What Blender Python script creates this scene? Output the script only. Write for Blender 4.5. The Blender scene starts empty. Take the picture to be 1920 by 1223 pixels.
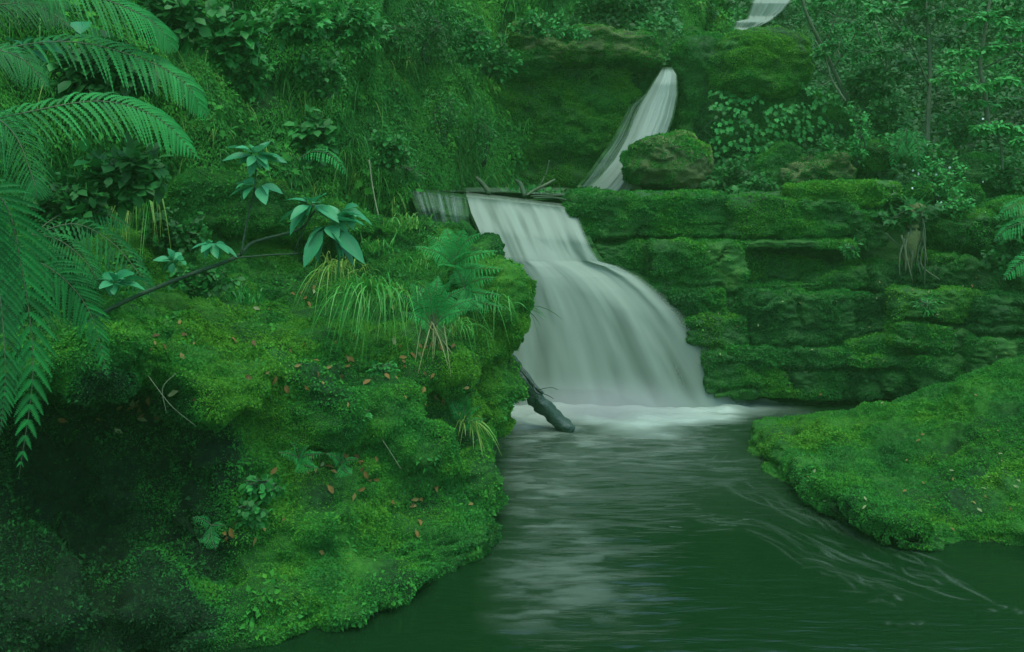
import bpy, bmesh, math, random
import numpy as np
R = math.radians
S = bpy.context.scene
COL = S.collection
# ------------------------------------------------------------------ camera, sky, sun, exposure
CAM_H, FPX, HORIZ = 2.9, 1844.0, 330.0
cam_d = bpy.data.cameras.new("camera")
cam_d.sensor_width = 36.0
cam_d.lens = 36.0 * FPX / 1920.0
cam_d.shift_y = -(611.5 - HORIZ) / 1920.0
cam_d.clip_start, cam_d.clip_end = 0.05, 600
cam = bpy.data.objects.new("camera", cam_d)
cam.location = (0, 0, CAM_H)
cam.rotation_euler = (R(90), 0, 0)
COL.objects.link(cam)
S.camera = cam
SUN_EL, SUN_AZ = R(74), R(150)          # azimuth clockwise from +Y: high, from behind the camera
w = bpy.data.worlds.new("World")
S.world = w
w.use_nodes = True
nt = w.node_tree
bg = nt.nodes["Background"]
sky = nt.nodes.new("ShaderNodeTexSky")
sky.sky_type = 'NISHITA'
sky.sun_disc = False
sky.sun_elevation = SUN_EL
sky.sun_rotation = SUN_AZ
nt.links.new(sky.outputs[0], bg.inputs[0])
bg.inputs[1].default_value = 0.15
sun_d = bpy.data.lights.new("sun", 'SUN')
sun_d.energy = 1.0
sun_d.angle = R(50)
sun_d.color = (1.0, 0.96, 0.86)
sun = bpy.data.objects.new("sun", sun_d)
sdir = np.array([math.sin(SUN_AZ) * math.cos(SUN_EL), math.cos(SUN_AZ) * math.cos(SUN_EL), math.sin(SUN_EL)])
from mathutils import Vector
sun.rotation_euler = Vector(sdir).to_track_quat('Z', 'Y').to_euler()
sun.location = (0, -5, 20)
COL.objects.link(sun)
S.view_settings.view_transform = 'Standard'
S.view_settings.look = 'None'
S.view_settings.exposure = 1.62
S.view_settings.gamma = 1.0
S.render.engine = 'CYCLES'
S.cycles.max_bounces = 6
S.cycles.diffuse_bounces = 4
S.cycles.glossy_bounces = 2
S.cycles.transparent_max_bounces = 12
S.cycles.use_denoising = True

# ------------------------------------------------------------------ small maths
def at(px, py, Y):
    """a point of the place, from where it shows in the photograph (1920 wide) and how far away it is"""
    return np.array([(px - 960.0) / FPX * Y, Y, CAM_H - (py - HORIZ) / FPX * Y])

def on_plane(px, py, z=0.0):
    Y = (CAM_H - z) * FPX / (py - HORIZ)
    return at(px, py, Y)

def nrm(v):
    return v / np.maximum(np.linalg.norm(v, axis=-1, keepdims=True), 1e-9)

def smooth(a, b, x):
    t = np.clip((x - a) / (b - a), 0, 1)
    return t * t * (3 - 2 * t)

def _h(ix, iy, iz, s):
    h = (ix.astype(np.uint32) * np.uint32(374761393) + iy.astype(np.uint32) * np.uint32(668265263)
         + iz.astype(np.uint32) * np.uint32(2147483647) + np.uint32((s * 144665) & 0xffffffff))
    h = (h ^ (h >> np.uint32(13))) * np.uint32(1274126177)
    h = (h ^ (h >> np.uint32(16))) * np.uint32(2246822519)
    h = h ^ (h >> np.uint32(13))
    return h.astype(np.float64) / 2147483647.5 - 1.0

def noise3(p, s=0):
    p = np.asarray(p, float)
    f = np.floor(p)
    i = f.astype(np.int64)
    t = p - f
    t = t * t * t * (t * (t * 6 - 15) + 10)
    out = 0
    for dx in (0, 1):
        wx = t[:, 0] if dx else 1 - t[:, 0]
        for dy in (0, 1):
            wy = t[:, 1] if dy else 1 - t[:, 1]
            for dz in (0, 1):
                wz = t[:, 2] if dz else 1 - t[:, 2]
                out = out + wx * wy * wz * _h(i[:, 0] + dx, i[:, 1] + dy, i[:, 2] + dz, s)
    return out

def fbm(p, octv=4, s=0, gain=0.5, lac=2.03):
    p = np.asarray(p, float)
    a, tot, out = 1.0, 0.0, 0
    for k in range(octv):
        out = out + a * noise3(p + 17.3 * k, s + k * 31)
        tot += a
        a *= gain
        p = p * lac
    return out / tot * 1.6

def spline(pts, n):
    """Catmull-Rom through pts, n samples"""
    P = np.asarray(pts, float)
    P = np.vstack([2 * P[0] - P[1], P, 2 * P[-1] - P[-2]])
    k = len(P) - 3
    u = np.linspace(0, k - 1e-6, n)
    i = u.astype(int)
    t = (u - i)[:, None]
    a, b, c, d = P[i], P[i + 1], P[i + 2], P[i + 3]
    return 0.5 * (2 * b + (c - a) * t + (2 * a - 5 * b + 4 * c - d) * t ** 2 + (3 * b - a - 3 * c + d) * t ** 3)

def tps(pts, vals, lam=1e-3):
    """thin plate surface through scattered heights; returns f(Q)"""
    P = np.asarray(pts, float)
    n = len(P)
    def U(r2):
        return 0.5 * r2 * np.log(np.maximum(r2, 1e-12))
    K = U(((P[:, None] - P[None]) ** 2).sum(-1)) + lam * np.eye(n)
    A = np.zeros((n + 3, n + 3))
    A[:n, :n] = K
    A[:n, n] = 1
    A[:n, n + 1:] = P
    A[n, :n] = 1
    A[n + 1:, :n] = P.T
    c = np.linalg.solve(A, np.concatenate([vals, np.zeros(3)]))
    def f(Q):
        Q = np.asarray(Q, float)
        out = np.empty(len(Q))
        for i in range(0, len(Q), 20000):
            q = Q[i:i + 20000]
            out[i:i + 20000] = U(((q[:, None] - P[None]) ** 2).sum(-1)) @ c[:n] + c[n] + q @ c[n + 1:]
        return out
    return f

# ------------------------------------------------------------------ objects
def tag(o, label=None, cat=None, group=None, kind=None):
    for k, v in (("label", label), ("category", cat), ("group", group), ("kind", kind)):
        if v:
            o[k] = v
    return o

def empty(name, loc=(0, 0, 0), label=None, cat=None, group=None):
    o = bpy.data.objects.new(name, None)
    o.location = loc
    o.empty_display_size = 0.1
    COL.objects.link(o)
    return tag(o, label, cat, group)

class Geo:
    """collects vertices and faces, then links them as ONE mesh object"""
    def __init__(s):
        s.v, s.l, s.t, s.c, s.n = [], [], [], [], 0
        s.f = []
    def add(s, V, F, tint=0.5, flow=None):
        V = np.asarray(V, float).reshape(-1, 3)
        F = np.asarray(F, np.int64)
        if len(F) == 0:
            return
        s.v.append(V)
        s.l.append((F + s.n).ravel())
        s.t.append(np.full(len(F), F.shape[1]))
        s.c.append(np.broadcast_to(np.asarray(tint, float), (len(V),)).copy())
        if flow is not None:
            s.f.append(flow)
        s.n += len(V)
    def add_inst(s, T, F, pos, X, Y, Z, sx, sy, tint):
        """copies of a small template: T (k,3) along/across/up, one per pos"""
        N, k = len(pos), len(T)
        if N == 0:
            return
        sx = np.broadcast_to(sx, (N,))[:, None, None]
        sy = np.broadcast_to(sy, (N,))[:, None, None]
        V = (pos[:, None] + X[:, None] * T[None, :, 0:1] * sx + Y[:, None] * T[None, :, 1:2] * sy + Z[:, None] * T[None, :, 2:3] * sx)
        FF = (np.asarray(F)[None] + (np.arange(N) * k)[:, None, None]).reshape(-1, len(F[0]))
        s.add(V.reshape(-1, 3), FF, np.repeat(np.broadcast_to(tint, (N,)), k))
    def add_tube(s, pts, rad, sides=6, tint=0.5, n=None):
        P = spline(pts, n) if n else np.asarray(pts, float)
        m = len(P)
        r = np.interp(np.linspace(0, 1, m), np.linspace(0, 1, len(np.atleast_1d(rad))), np.atleast_1d(rad)) if np.ndim(rad) else np.full(m, rad)
        T = nrm(np.gradient(P, axis=0))
        ref = np.where(np.abs(T[:, 2:3]) > 0.9, np.array([[1.0, 0, 0]]), np.array([[0, 0, 1.0]]))
        A = nrm(np.cross(T, ref))
        B = np.cross(A, T)
        a = np.linspace(0, 2 * math.pi, sides, endpoint=False)
        V = P[:, None] + r[:, None, None] * (A[:, None] * np.cos(a)[None, :, None] + B[:, None] * np.sin(a)[None, :, None])
        i, j = np.meshgrid(np.arange(m - 1), np.arange(sides), indexing='ij')
        F = np.stack([i * sides + j, i * sides + (j + 1) % sides, (i + 1) * sides + (j + 1) % sides, (i + 1) * sides + j], -1).reshape(-1, 4)
        V = np.vstack([V.reshape(-1, 3), P[:1], P[-1:]])
        jj = np.arange(sides)
        c0, c1 = m * sides, m * sides + 1
        s.add(V, F, tint)
        s.n -= len(V)
        caps = np.vstack([np.stack([np.full(sides, c0), (jj + 1) % sides, jj], -1),
                          np.stack([np.full(sides, c1), (m - 1) * sides + jj, (m - 1) * sides + (jj + 1) % sides], -1)])
        s.l.append((caps + s.n).ravel())
        s.t.append(np.full(len(caps), 3))
        s.n += len(V)
    def build(s, name, mat, parent=None, shade=True):
        V = np.concatenate(s.v)
        L = np.concatenate(s.l).astype(np.int32)
        T = np.concatenate(s.t).astype(np.int32)
        me = bpy.data.meshes.new(name)
        me.vertices.add(len(V))
        if parent is not None:
            V = V - np.array(parent.location)
        me.vertices.foreach_set("co", V.astype(np.float32).ravel())
        me.loops.add(len(L))
        me.loops.foreach_set("vertex_index", L)
        me.polygons.add(len(T))
        me.polygons.foreach_set("loop_start", np.concatenate([[0], np.cumsum(T)[:-1]]).astype(np.int32))
        me.polygons.foreach_set("loop_total", T)
        if shade:
            me.polygons.foreach_set("use_smooth", np.ones(len(T), bool))
        me.update(calc_edges=True)
        a = me.attributes.new("tint", 'FLOAT', 'POINT')
        a.data.foreach_set("value", np.concatenate(s.c).astype(np.float32))
        if s.f:
            a = me.attributes.new("flow", 'FLOAT_VECTOR', 'POINT')
            a.data.foreach_set("vector", np.concatenate(s.f).astype(np.float32).ravel())
        me.materials.append(mat)
        o = bpy.data.objects.new(name, me)
        COL.objects.link(o)
        if parent is not None:
            o.parent = parent
        return o

def grid_faces(nu, nv):
    i, j = np.meshgrid(np.arange(nu - 1), np.arange(nv - 1), indexing='ij')
    return np.stack([i * nv + j, (i + 1) * nv + j, (i + 1) * nv + j + 1, i * nv + j + 1], -1).reshape(-1, 4)

def tri_of(F):
    F = np.asarray(F)
    return np.vstack([F[:, [0, 1, 2]], F[:, [0, 2, 3]]]) if F.shape[1] == 4 else F

def vnormals(V, F):
    T = tri_of(F)
    n = np.cross(V[T[:, 1]] - V[T[:, 0]], V[T[:, 2]] - V[T[:, 0]])
    N = np.zeros_like(V)
    for k in range(3):
        for c in range(3):
            N[:, c] += np.bincount(T[:, k], weights=n[:, c], minlength=len(V))
    return nrm(N)

def voxelized(V, F, vox):
    """one closed skin round overlapping solids"""
    me = bpy.data.meshes.new("tmp")
    me.from_pydata([tuple(x) for x in V], [], [tuple(int(k) for k in f) for f in F])
    o = bpy.data.objects.new("tmp", me)
    COL.objects.link(o)
    m = o.modifiers.new("r", 'REMESH')
    m.mode = 'VOXEL'
    m.voxel_size = vox
    s_ = o.modifiers.new("s", 'SMOOTH')
    s_.iterations = 4
    dg = bpy.context.evaluated_depsgraph_get()
    m2 = bpy.data.meshes.new_from_object(o.evaluated_get(dg))
    n = len(m2.vertices)
    V2 = np.empty(n * 3, np.float32)
    m2.vertices.foreach_get("co", V2)
    m2.calc_loop_triangles()
    T = np.empty(len(m2.loop_triangles) * 3, np.int32)
    m2.loop_triangles.foreach_get("vertices", T)
    bpy.data.objects.remove(o)
    bpy.data.meshes.remove(me)
    bpy.data.meshes.remove(m2)
    return V2.reshape(-1, 3).astype(float), T.reshape(-1, 3)

_ico = {}
def ico(n):
    if n not in _ico:
        bm = bmesh.new()
        bmesh.ops.create_icosphere(bm, subdivisions=n, radius=1)
        bm.verts.ensure_lookup_table()
        _ico[n] = (np.array([v.co[:] for v in bm.verts]), np.array([[v.index for v in f.verts] for f in bm.faces]))
        bm.free()
    return _ico[n]

def rotz(V, a):
    c, s = math.cos(a), math.sin(a)
    return np.stack([V[:, 0] * c - V[:, 1] * s, V[:, 0] * s + V[:, 1] * c, V[:, 2]], -1)
def roty(V, a):
    c, s = math.cos(a), math.sin(a)
    return np.stack([V[:, 0] * c + V[:, 2] * s, V[:, 1], -V[:, 0] * s + V[:, 2] * c], -1)
def rotx(V, a):
    c, s = math.cos(a), math.sin(a)
    return np.stack([V[:, 0], V[:, 1] * c - V[:, 2] * s, V[:, 1] * s + V[:, 2] * c], -1)

def block(center, half, p=5.0, rx=0, ry=0, rz=0, sub=5):
    """a rounded boulder block; p: 2 = ball, 8 = box"""
    D, F = ico(sub)
    d = D * np.array([1, 1, 1.0])
    r = (np.abs(d) ** p).sum(1) ** (-1.0 / p)
    V = d * r[:, None] * np.asarray(half)
    V = rotz(rotx(roty(V, ry), rx), rz)
    return V + np.asarray(center), F

def roughen(V, F, seed, amp=(0.10, 0.05, 0.02), freq=(1.1, 3.2, 9.0), strata=0.0, crack=0.0):
    for a, f, k in zip(amp, freq, range(9)):
        N = vnormals(V, F)
        q = V * np.array([1, 1, 1.7]) * f
        n = fbm(q, 3, seed + k * 7)
        V = V + N * (n * a)[:, None]
    if crack:
        N = vnormals(V, F)
        q = V * np.array([.8, .8, 2.0]) + 0.25 * fbm(V * 2.0, 2, seed + 61)[:, None]
        c = 1 - smooth(0.0, 0.10, np.abs(noise3(q * 1.25, seed + 60)))
        V = V - N * (c * crack)[:, None]
    if strata:
        N = vnormals(V, F)
        z = V[:, 2] * 9 + fbm(V * 1.1, 2, seed + 99) * 1.5
        b = noise3(np.stack([z * 0, z * 0, z], -1), seed + 5)
        V = V + N * (b * strata)[:, None] * np.array([1, 1, 0.2])
    return V

# ------------------------------------------------------------------ materials
def ramp_mat(name, cols, rough=0.6, spec=0.3, trans=0.0, noise=0.0, nscale=8.0, bump=0.0, bscale=30.0, sheen=0.0):
    m = bpy.data.materials.new(name)
    m.use_nodes = True
    t = m.node_tree
    t.nodes.clear()
    out = t.nodes.new("ShaderNodeOutputMaterial")
    b = t.nodes.new("ShaderNodeBsdfPrincipled")
    b.inputs["Roughness"].default_value = rough
    b.inputs["Specular IOR Level"].default_value = spec
    a = t.nodes.new("ShaderNodeAttribute")
    a.attribute_name = "tint"
    fac = a.outputs["Fac"]
    if noise:
        tc = t.nodes.new("ShaderNodeTexCoord")
        n = t.nodes.new("ShaderNodeTexNoise")
        n.inputs["Scale"].default_value = nscale
        n.inputs["Detail"].default_value = 8
        t.links.new(tc.outputs["Object"], n.inputs["Vector"])
        ma = t.nodes.new("ShaderNodeMath")
        ma.operation = 'MULTIPLY_ADD'
        t.links.new(n.outputs["Fac"], ma.inputs[0])
        ma.inputs[1].default_value = noise * 2
        t.links.new(fac, ma.inputs[2])
        mb = t.nodes.new("ShaderNodeMath")
        mb.operation = 'SUBTRACT'
        t.links.new(ma.outputs[0], mb.inputs[0])
        mb.inputs[1].default_value = noise
        fac = mb.outputs[0]
    cr = t.nodes.new("ShaderNodeValToRGB")
    e = cr.color_ramp.elements
    while len(e) < len(cols):
        e.new(0.5)
    for k, c in enumerate(cols):
        e[k].position = k / (len(cols) - 1)
        e[k].color = (*c, 1)
    t.links.new(fac, cr.inputs[0])
    t.links.new(cr.outputs[0], b.inputs["Base Color"])
    sh = b.outputs[0]
    if trans:
        tr = t.nodes.new("ShaderNodeBsdfTranslucent")
        t.links.new(cr.outputs[0], tr.inputs[0])
        mx = t.nodes.new("ShaderNodeMixShader")
        mx.inputs[0].default_value = trans
        t.links.new(b.outputs[0], mx.inputs[1])
        t.links.new(tr.outputs[0], mx.inputs[2])
        sh = mx.outputs[0]
    if bump:
        tc = t.nodes.new("ShaderNodeTexCoord")
        n = t.nodes.new("ShaderNodeTexNoise")
        n.inputs["Scale"].default_value = bscale
        n.inputs["Detail"].default_value = 6
        t.links.new(tc.outputs["Object"], n.inputs["Vector"])
        bp = t.nodes.new("ShaderNodeBump")
        bp.inputs["Strength"].default_value = bump
        bp.inputs["Distance"].default_value = 0.02
        t.links.new(n.outputs["Fac"], bp.inputs["Height"])
        t.links.new(bp.outputs[0], b.inputs["Normal"])
    t.links.new(sh, out.inputs[0])
    return m

M = {}
M['moss'] = ramp_mat("moss", [(.009, .058, .014), (.014, .125, .020), (.022, .19, .024), (.036, .235, .020), (.072, .275, .018)], 0.75, 0.15, 0.25)
M['rock'] = ramp_mat("wet_rock", [(0.0051, 0.030, 0.0064), (0.0102, 0.061, 0.0096), (0.0204, 0.101, 0.0136), (0.0510, 0.135, 0.0176)], 0.7, 0.15, 0, 0.45, 5.0, 0.8, 40)
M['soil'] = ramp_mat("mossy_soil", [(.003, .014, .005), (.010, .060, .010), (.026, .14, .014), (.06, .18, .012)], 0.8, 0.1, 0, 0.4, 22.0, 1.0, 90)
M['fern'] = ramp_mat("fern_leaf", [(0.0064, 0.045, 0.0112), (0.0096, 0.120, 0.0224), (0.0160, 0.240, 0.0400), (0.0256, 0.360, 0.0680)], 0.6, 0.18, 0.35)
M['leaf'] = ramp_mat("bush_leaf", [(0.0078, 0.040, 0.0082), (0.0117, 0.098, 0.0150), (0.0215, 0.196, 0.0286), (0.0352, 0.310, 0.0510)], 0.55, 0.22, 0.3)
M['pale'] = ramp_mat("pale_broad_leaf", [(.006, .09, .028), (.012, .18, .060), (.028, .24, .080), (.05, .30, .115)], 0.5, 0.25, 0.3)
M['grass'] = ramp_mat("grass_blade", [(0.0150, 0.099, 0.0160), (0.0180, 0.198, 0.0280), (0.0450, 0.297, 0.0320), (0.1800, 0.308, 0.0480)], 0.5, 0.3, 0.3)
M['dead'] = ramp_mat("dead_leaf", [(.035, .04, .015), (.12, .075, .014), (.16, .13, .03), (.16, .24, .09)], 0.7, 0.2, 0.15)
M['bark'] = ramp_mat("bark", [(.012, .04, .018), (.03, .07, .03), (.07, .11, .05), (.14, .2, .1)], 0.7, 0.2, 0, 0.3, 12.0, 0.7, 50)
M['wetlog'] = ramp_mat("wet_bark", [(.008, .03, .018), (.02, .055, .034), (.04, .085, .05)], 0.45, 0.35, 0, 0.35, 9.0, 0.7, 35)
M['stone'] = ramp_mat("brown_stone", [(.02, .045, .014), (.045, .08, .024), (.08, .12, .035), (.12, .15, .06)], 0.75, 0.15, 0, 0.45, 6.0, 0.9, 45)
M['flower'] = ramp_mat("pale_petal", [(.35, .55, .42), (.5, .7, .55)], 0.6, 0.2, 0.2)
# ------------------------------------------------------------------ moss: many leaf-sized faces over a surface
LEAF2 = np.array([[0, 0, 0], [0.45, 0.5, 0.10], [1, 0, -0.05], [0.45, -0.5, 0.10]])
LEAF2F = np.array([[0, 1, 2], [0, 2, 3]])

def sample(V, F, N, n, rng, cull=True):
    T = tri_of(F)
    a, b, c = V[T[:, 0]], V[T[:, 1]], V[T[:, 2]]
    cr = np.cross(b - a, c - a)
    ar = np.linalg.norm(cr, axis=1)
    if cull:
        ce = (a + b + c) / 3
        view = nrm(ce - np.array([0, 0, CAM_H]))
        face = (nrm(cr) * view).sum(1) < 0.35
        px = ce[:, 0] / ce[:, 1] * FPX + 960
        py = HORIZ + (CAM_H - ce[:, 2]) / ce[:, 1] * FPX
        inside = (ce[:, 1] > 1) & (px > -250) & (px < 2170) & (py > -200) & (py < 1420)
        ar = ar * (face & inside)
    tot = ar.sum() / 2
    if tot <= 0:
        return None
    n = int(n * tot)
    i = np.searchsorted(np.cumsum(ar), rng.random(n) * ar.sum()).clip(0, len(T) - 1)
    u, v = rng.random((2, n))
    s = np.sqrt(u)
    wa, wb, wc = (1 - s)[:, None], (s * (1 - v))[:, None], (s * v)[:, None]
    P = a[i] * wa + b[i] * wb + c[i] * wc
    NN = nrm(N[T[i, 0]] * wa + N[T[i, 1]] * wb + N[T[i, 2]] * wc)
    return P, NN

def rnd_dirs(n, rng):
    return nrm(rng.normal(size=(n, 3)))

def basis(X, rng, up=None):
    r = rnd_dirs(len(X), rng) if up is None else up
    Y = nrm(np.cross(r, X))
    return Y, np.cross(X, Y)

def moss_on(V, F, dens, size, seed, parent=None, name="moss", mat='moss', tint=0.5, lift=0.8, droop=0.25, keep=None, patch=0.0, zmin=0.04, asp=0.42, vary=1.0, dark=None):
    rng = np.random.default_rng(seed)
    N = vnormals(V, F)
    got = sample(V, F, N, dens, rng)
    if got is None:
        return None
    P, NN = got
    ok = P[:, 2] > zmin
    if keep is not None:
        ok &= keep(P, NN, rng)
    if patch:
        ok &= fbm(P * 2.2, 3, seed + 3) + rng.normal(size=len(P)) * 0.2 > -0.6 + patch
    P, NN = P[ok], NN[ok]
    n = len(P)
    if n == 0:
        return None
    X = nrm(NN * lift + rnd_dirs(n, rng) * 0.8 + np.array([0, 0, -droop]))
    Y, Z = basis(X, rng, NN + rnd_dirs(n, rng) * 0.5)
    big = (fbm(P * 0.9, 3, seed + 11) * 0.30 + fbm(P * 4.0, 2, seed + 12) * 0.18) * vary
    if dark is not None:
        big = big - dark(P)
    t = tint + big + rng.normal(size=n) * 0.09 + 0.10 * NN[:, 2]
    sz = size * rng.uniform(0.6, 1.5, n) * (1 + 0.5 * (fbm(P * 3, 2, seed + 13)))
    g = Geo()
    g.add_inst(LEAF2, LEAF2F, P - NN * (size * 0.25), X, Y, Z, sz, sz * asp * rng.uniform(0.7, 1.4, n), np.clip(t, 0.02, 0.98))
    return tag(g.build(name, M[mat], parent, shade=False), kind='stuff')

def mossy_rock(name, V, F, label, cat, seed, dens=6000, tintv=None, size=0.03, base=(0, 0, 0), mat='rock', group=None, tint=0.5, kind=None, moss_name="moss", **kw):
    g = Geo()
    V0 = V
    g.add(V, F, np.clip(0.4 + 0.35 * fbm(V * 1.5, 3, seed) if tintv is None else tintv, 0, 1))
    o = g.build(name, M[mat])
    tag(o, label, cat, group, kind)
    if dens:
        moss_on(V0, F, dens, size, seed, o, moss_name, tint=tint, **kw)
    return o

# ------------------------------------------------------------------ ground under everything, out to the horizon
g = Geo()
xs = np.concatenate([np.linspace(-260, -30, 12), np.linspace(-25, 25, 40), np.linspace(30, 260, 12)])
X, Y = np.meshgrid(xs, xs + 10, indexing='ij')
Pg = np.stack([X.ravel(), Y.ravel(), np.zeros(X.size)], -1)
Pg[:, 2] = -1.5 + 0.25 * fbm(Pg * 0.2, 3, 4)
g.add(Pg, grid_faces(len(xs), len(xs)), 0.4)
tag(g.build("ground", M['soil']), kind='structure')

# ------------------------------------------------------------------ pool water
def water_material():
    m = bpy.data.materials.new("pool_water")
    m.use_nodes = True
    t = m.node_tree
    t.nodes.clear()
    out = t.nodes.new("ShaderNodeOutputMaterial")
    a = t.nodes.new("ShaderNodeAttribute")
    a.attribute_name = "tint"
    wat = t.nodes.new("ShaderNodeBsdfPrincipled")
    wat.inputs["Base Color"].default_value = (.003, .019, .005, 1)
    wat.inputs["Roughness"].default_value = 0.10
    wat.inputs["IOR"].default_value = 1.33
    tc = t.nodes.new("ShaderNodeTexCoord")
    mp = t.nodes.new("ShaderNodeMapping")
    mp.inputs["Scale"].default_value = (2.2, 9, 1)
    t.links.new(tc.outputs["Object"], mp.inputs[0])
    n = t.nodes.new("ShaderNodeTexNoise")
    n.inputs["Scale"].default_value = 1.6
    n.inputs["Detail"].default_value = 5
    t.links.new(mp.outputs[0], n.inputs["Vector"])
    bp = t.nodes.new("ShaderNodeBump")
    bp.inputs["Strength"].default_value = 0.16
    bp.inputs["Distance"].default_value = 0.05
    t.links.new(n.outputs["Fac"], bp.inputs["Height"])
    t.links.new(bp.outputs[0], wat.inputs["Normal"])
    foam_sheen = t.nodes.new("ShaderNodeBsdfPrincipled")
    foam_sheen.inputs["Base Color"].default_value = (.225, .33, .248, 1)
    foam_sheen.inputs["Roughness"].default_value = 0.6
    mx = t.nodes.new("ShaderNodeMixShader")
    t.links.new(a.outputs["Fac"], mx.inputs[0])
    t.links.new(wat.outputs[0], mx.inputs[1])
    t.links.new(foam_sheen.outputs[0], mx.inputs[2])
    t.links.new(mx.outputs[0], out.inputs[0])
    return m
M['water'] = water_material()
rng = np.random.default_rng(5)
wx = np.concatenate([np.linspace(-16, -2.6, 30), np.arange(-2.5, 6.6, 0.014), np.linspace(6.7, 16, 24)])
wy = np.concatenate([np.linspace(-6, 4.9, 24), np.arange(5.0, 13.3, 0.014), [13.6, 14.2]])
X, Y = np.meshgrid(wx, wy, indexing='ij')
W = np.stack([X.ravel(), Y.ravel(), np.zeros(X.size)], -1)
def foam_and_sheen(x, y):
    q = np.stack([x, y, x * 0], -1)
    wob = fbm(q * np.array([1.3, 2.2, 1]), 3, 21) * 0.22
    # the churned white band at the foot of the fall
    front = 11.22 + 0.18 * smooth(0.1, 0.75, x) - 0.42 * smooth(0.5, 1.4, x) + 0.30 * smooth(1.5, 2.3, x) + 0.5 * smooth(2.1, 3.0, x)
    f = smooth(front - 0.25, front + 0.60, y + wob)
    f *= smooth(-1.0, -0.15, x) * (1 - smooth(2.1, 3.9, x))
    strand = fbm(q * np.array([1.6, 7.0, 1]), 4, 22)
    f = np.clip(f * (1.05 + 0.35 * strand), 0, 0.95)
    # thin foam further out, with sky sheen and the fall's reflection painted in
    far = smooth(7.6, 11.2, y) * smooth(-0.6, 0.2, x) * (1 - smooth(2.0, 3.0, x))
    near = smooth(-0.18, 0.20, x + 0.15 * fbm(q * 0.9, 2, 26)) * (1 - smooth(0.42, 1.05, x + 0.25 * fbm(q * np.array([1, 2.5, 1]), 3, 27))) * smooth(6.0, 6.6, y)
    bands = 0.7 * fbm(q * np.array([2.2, 7.0, 1]), 5, 23) + 0.6 * fbm(q * np.array([5.0, 15.0, 1]), 4, 28)
    th = np.clip(0.06 * far + 0.2 * far * np.clip(bands - 0.05, 0, 1) + near * (0.02 + 0.17 * smooth(-0.4, 0.8, bands)), 0, 0.42)
    # thin white line against the foot of the rock wall
    line = np.exp(-((y - (12.55 + 0.06 * fbm(q * 2, 2, 25) + 0.04 * (x - 3))) / 0.045) ** 2) * smooth(2.1, 2.6, x) * (1 - smooth(3.9, 4.25, x)) * np.clip(0.6 + fbm(q * np.array([5, 3, 1]), 3, 24), 0, 1)
    return np.clip(np.maximum(np.maximum(f, th), line * 0.8), 0, 1)
foam_sheen = foam_and_sheen(W[:, 0], W[:, 1])
# streaks the current draws past the mossy slab, flecks, and a sky sheen painted as flecks
fine0, nfx = 30, len(np.arange(-2.5, 6.6, 0.014))
fy0, nfy = 24, len(np.arange(5.0, 13.3, 0.014))
FO = foam_sheen.reshape(len(wx), len(wy))
def splat(P, wdt, amp):
    for (x, y), a, s in zip(P, amp, wdt):
        i, j = (x + 2.5) / 0.014 + fine0, (y - 5.0) / 0.014 + fy0
        k = int(3 * s / 0.014) + 1
        i0, i1, j0, j1 = int(i) - k, int(i) + k + 2, int(j) - k, int(j) + k + 2
        if i0 < fine0 or j0 < fy0 or i1 > fine0 + nfx or j1 > fy0 + nfy:
            continue
        ii, jj = np.meshgrid(np.arange(i0, i1), np.arange(j0, j1), indexing='ij')
        d2 = ((ii - i) ** 2 + (jj - j) ** 2) * 0.014 ** 2
        FO[i0:i1, j0:j1] = np.maximum(FO[i0:i1, j0:j1], a * np.exp(-d2 / (s * s)))
flow_lines = [[(1320, 850), (1370, 895), (1440, 935), (1520, 960), (1600, 1010), (1690, 1060)],
              [(1290, 960), (1350, 975), (1430, 990), (1530, 1045), (1640, 1090), (1760, 1130), (1900, 1165)],
              [(1400, 905), (1480, 955), (1560, 985), (1650, 1000), (1740, 1020)],
              [(1440, 1055), (1540, 1060), (1620, 1095), (1720, 1140)],
              [(1560, 1110), (1650, 1125), (1690, 1135)], [(1700, 1160), (1740, 1195)], [(1860, 1130), (1910, 1165)],
              [(1600, 1000), (1700, 1050), (1800, 1100), (1915, 1160)], [(1500, 1000), (1620, 1050), (1740, 1090), (1860, 1120)],
              [(1300, 880), (1330, 850), (1300, 830), (1240, 835)]]
for fl in flow_lines:
    L = spline([on_plane(*p)[:2] for p in fl], 300)
    Tn = nrm(np.gradient(L, axis=0))
    for _ in range(int(4 + 22 * min(1.0, np.linalg.norm(L[-1] - L[0]) / 2.2))):
        i0 = rng.integers(0, 200)
        ln = rng.integers(24, 110)
        seg = L[i0:i0 + ln]
        off = rng.normal() * 0.11
        m = len(seg)
        u = np.linspace(0, 1, m)
        nn = np.stack([-Tn[i0:i0 + m, 1], Tn[i0:i0 + m, 0]], -1)
        seg = seg + nn * (off + 0.03 * np.sin(u * rng.uniform(2, 6) + rng.uniform(0, 6)))[:, None]
        splat(seg, np.full(m, rng.uniform(0.009, 0.015)) * (0.6 + 0.6 * np.sin(u * math.pi)), rng.uniform(0.02, 0.13) * np.sin(u * math.pi))
for c, s, n, a in [((1190, 915), (0.28, 0.35), 60, 0.22), ((1345, 880), (0.16, 0.25), 40, 0.3), ((1335, 975), (0.2, 0.1), 30, 0.3)]:
    c = on_plane(*c)[:2]
    for _ in range(n):
        p = c + rng.normal(size=2) * s
        ln = rng.uniform(0.04, 0.16)
        u = np.linspace(-0.5, 0.5, 8)
        splat(np.stack([p[0] + u * ln, p[1] + u * ln * rng.normal() * 0.2], -1), np.full(8, 0.010), np.full(8, rng.uniform(0.2, 1) * a * .6))
foam_sheen = FO.ravel()
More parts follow.
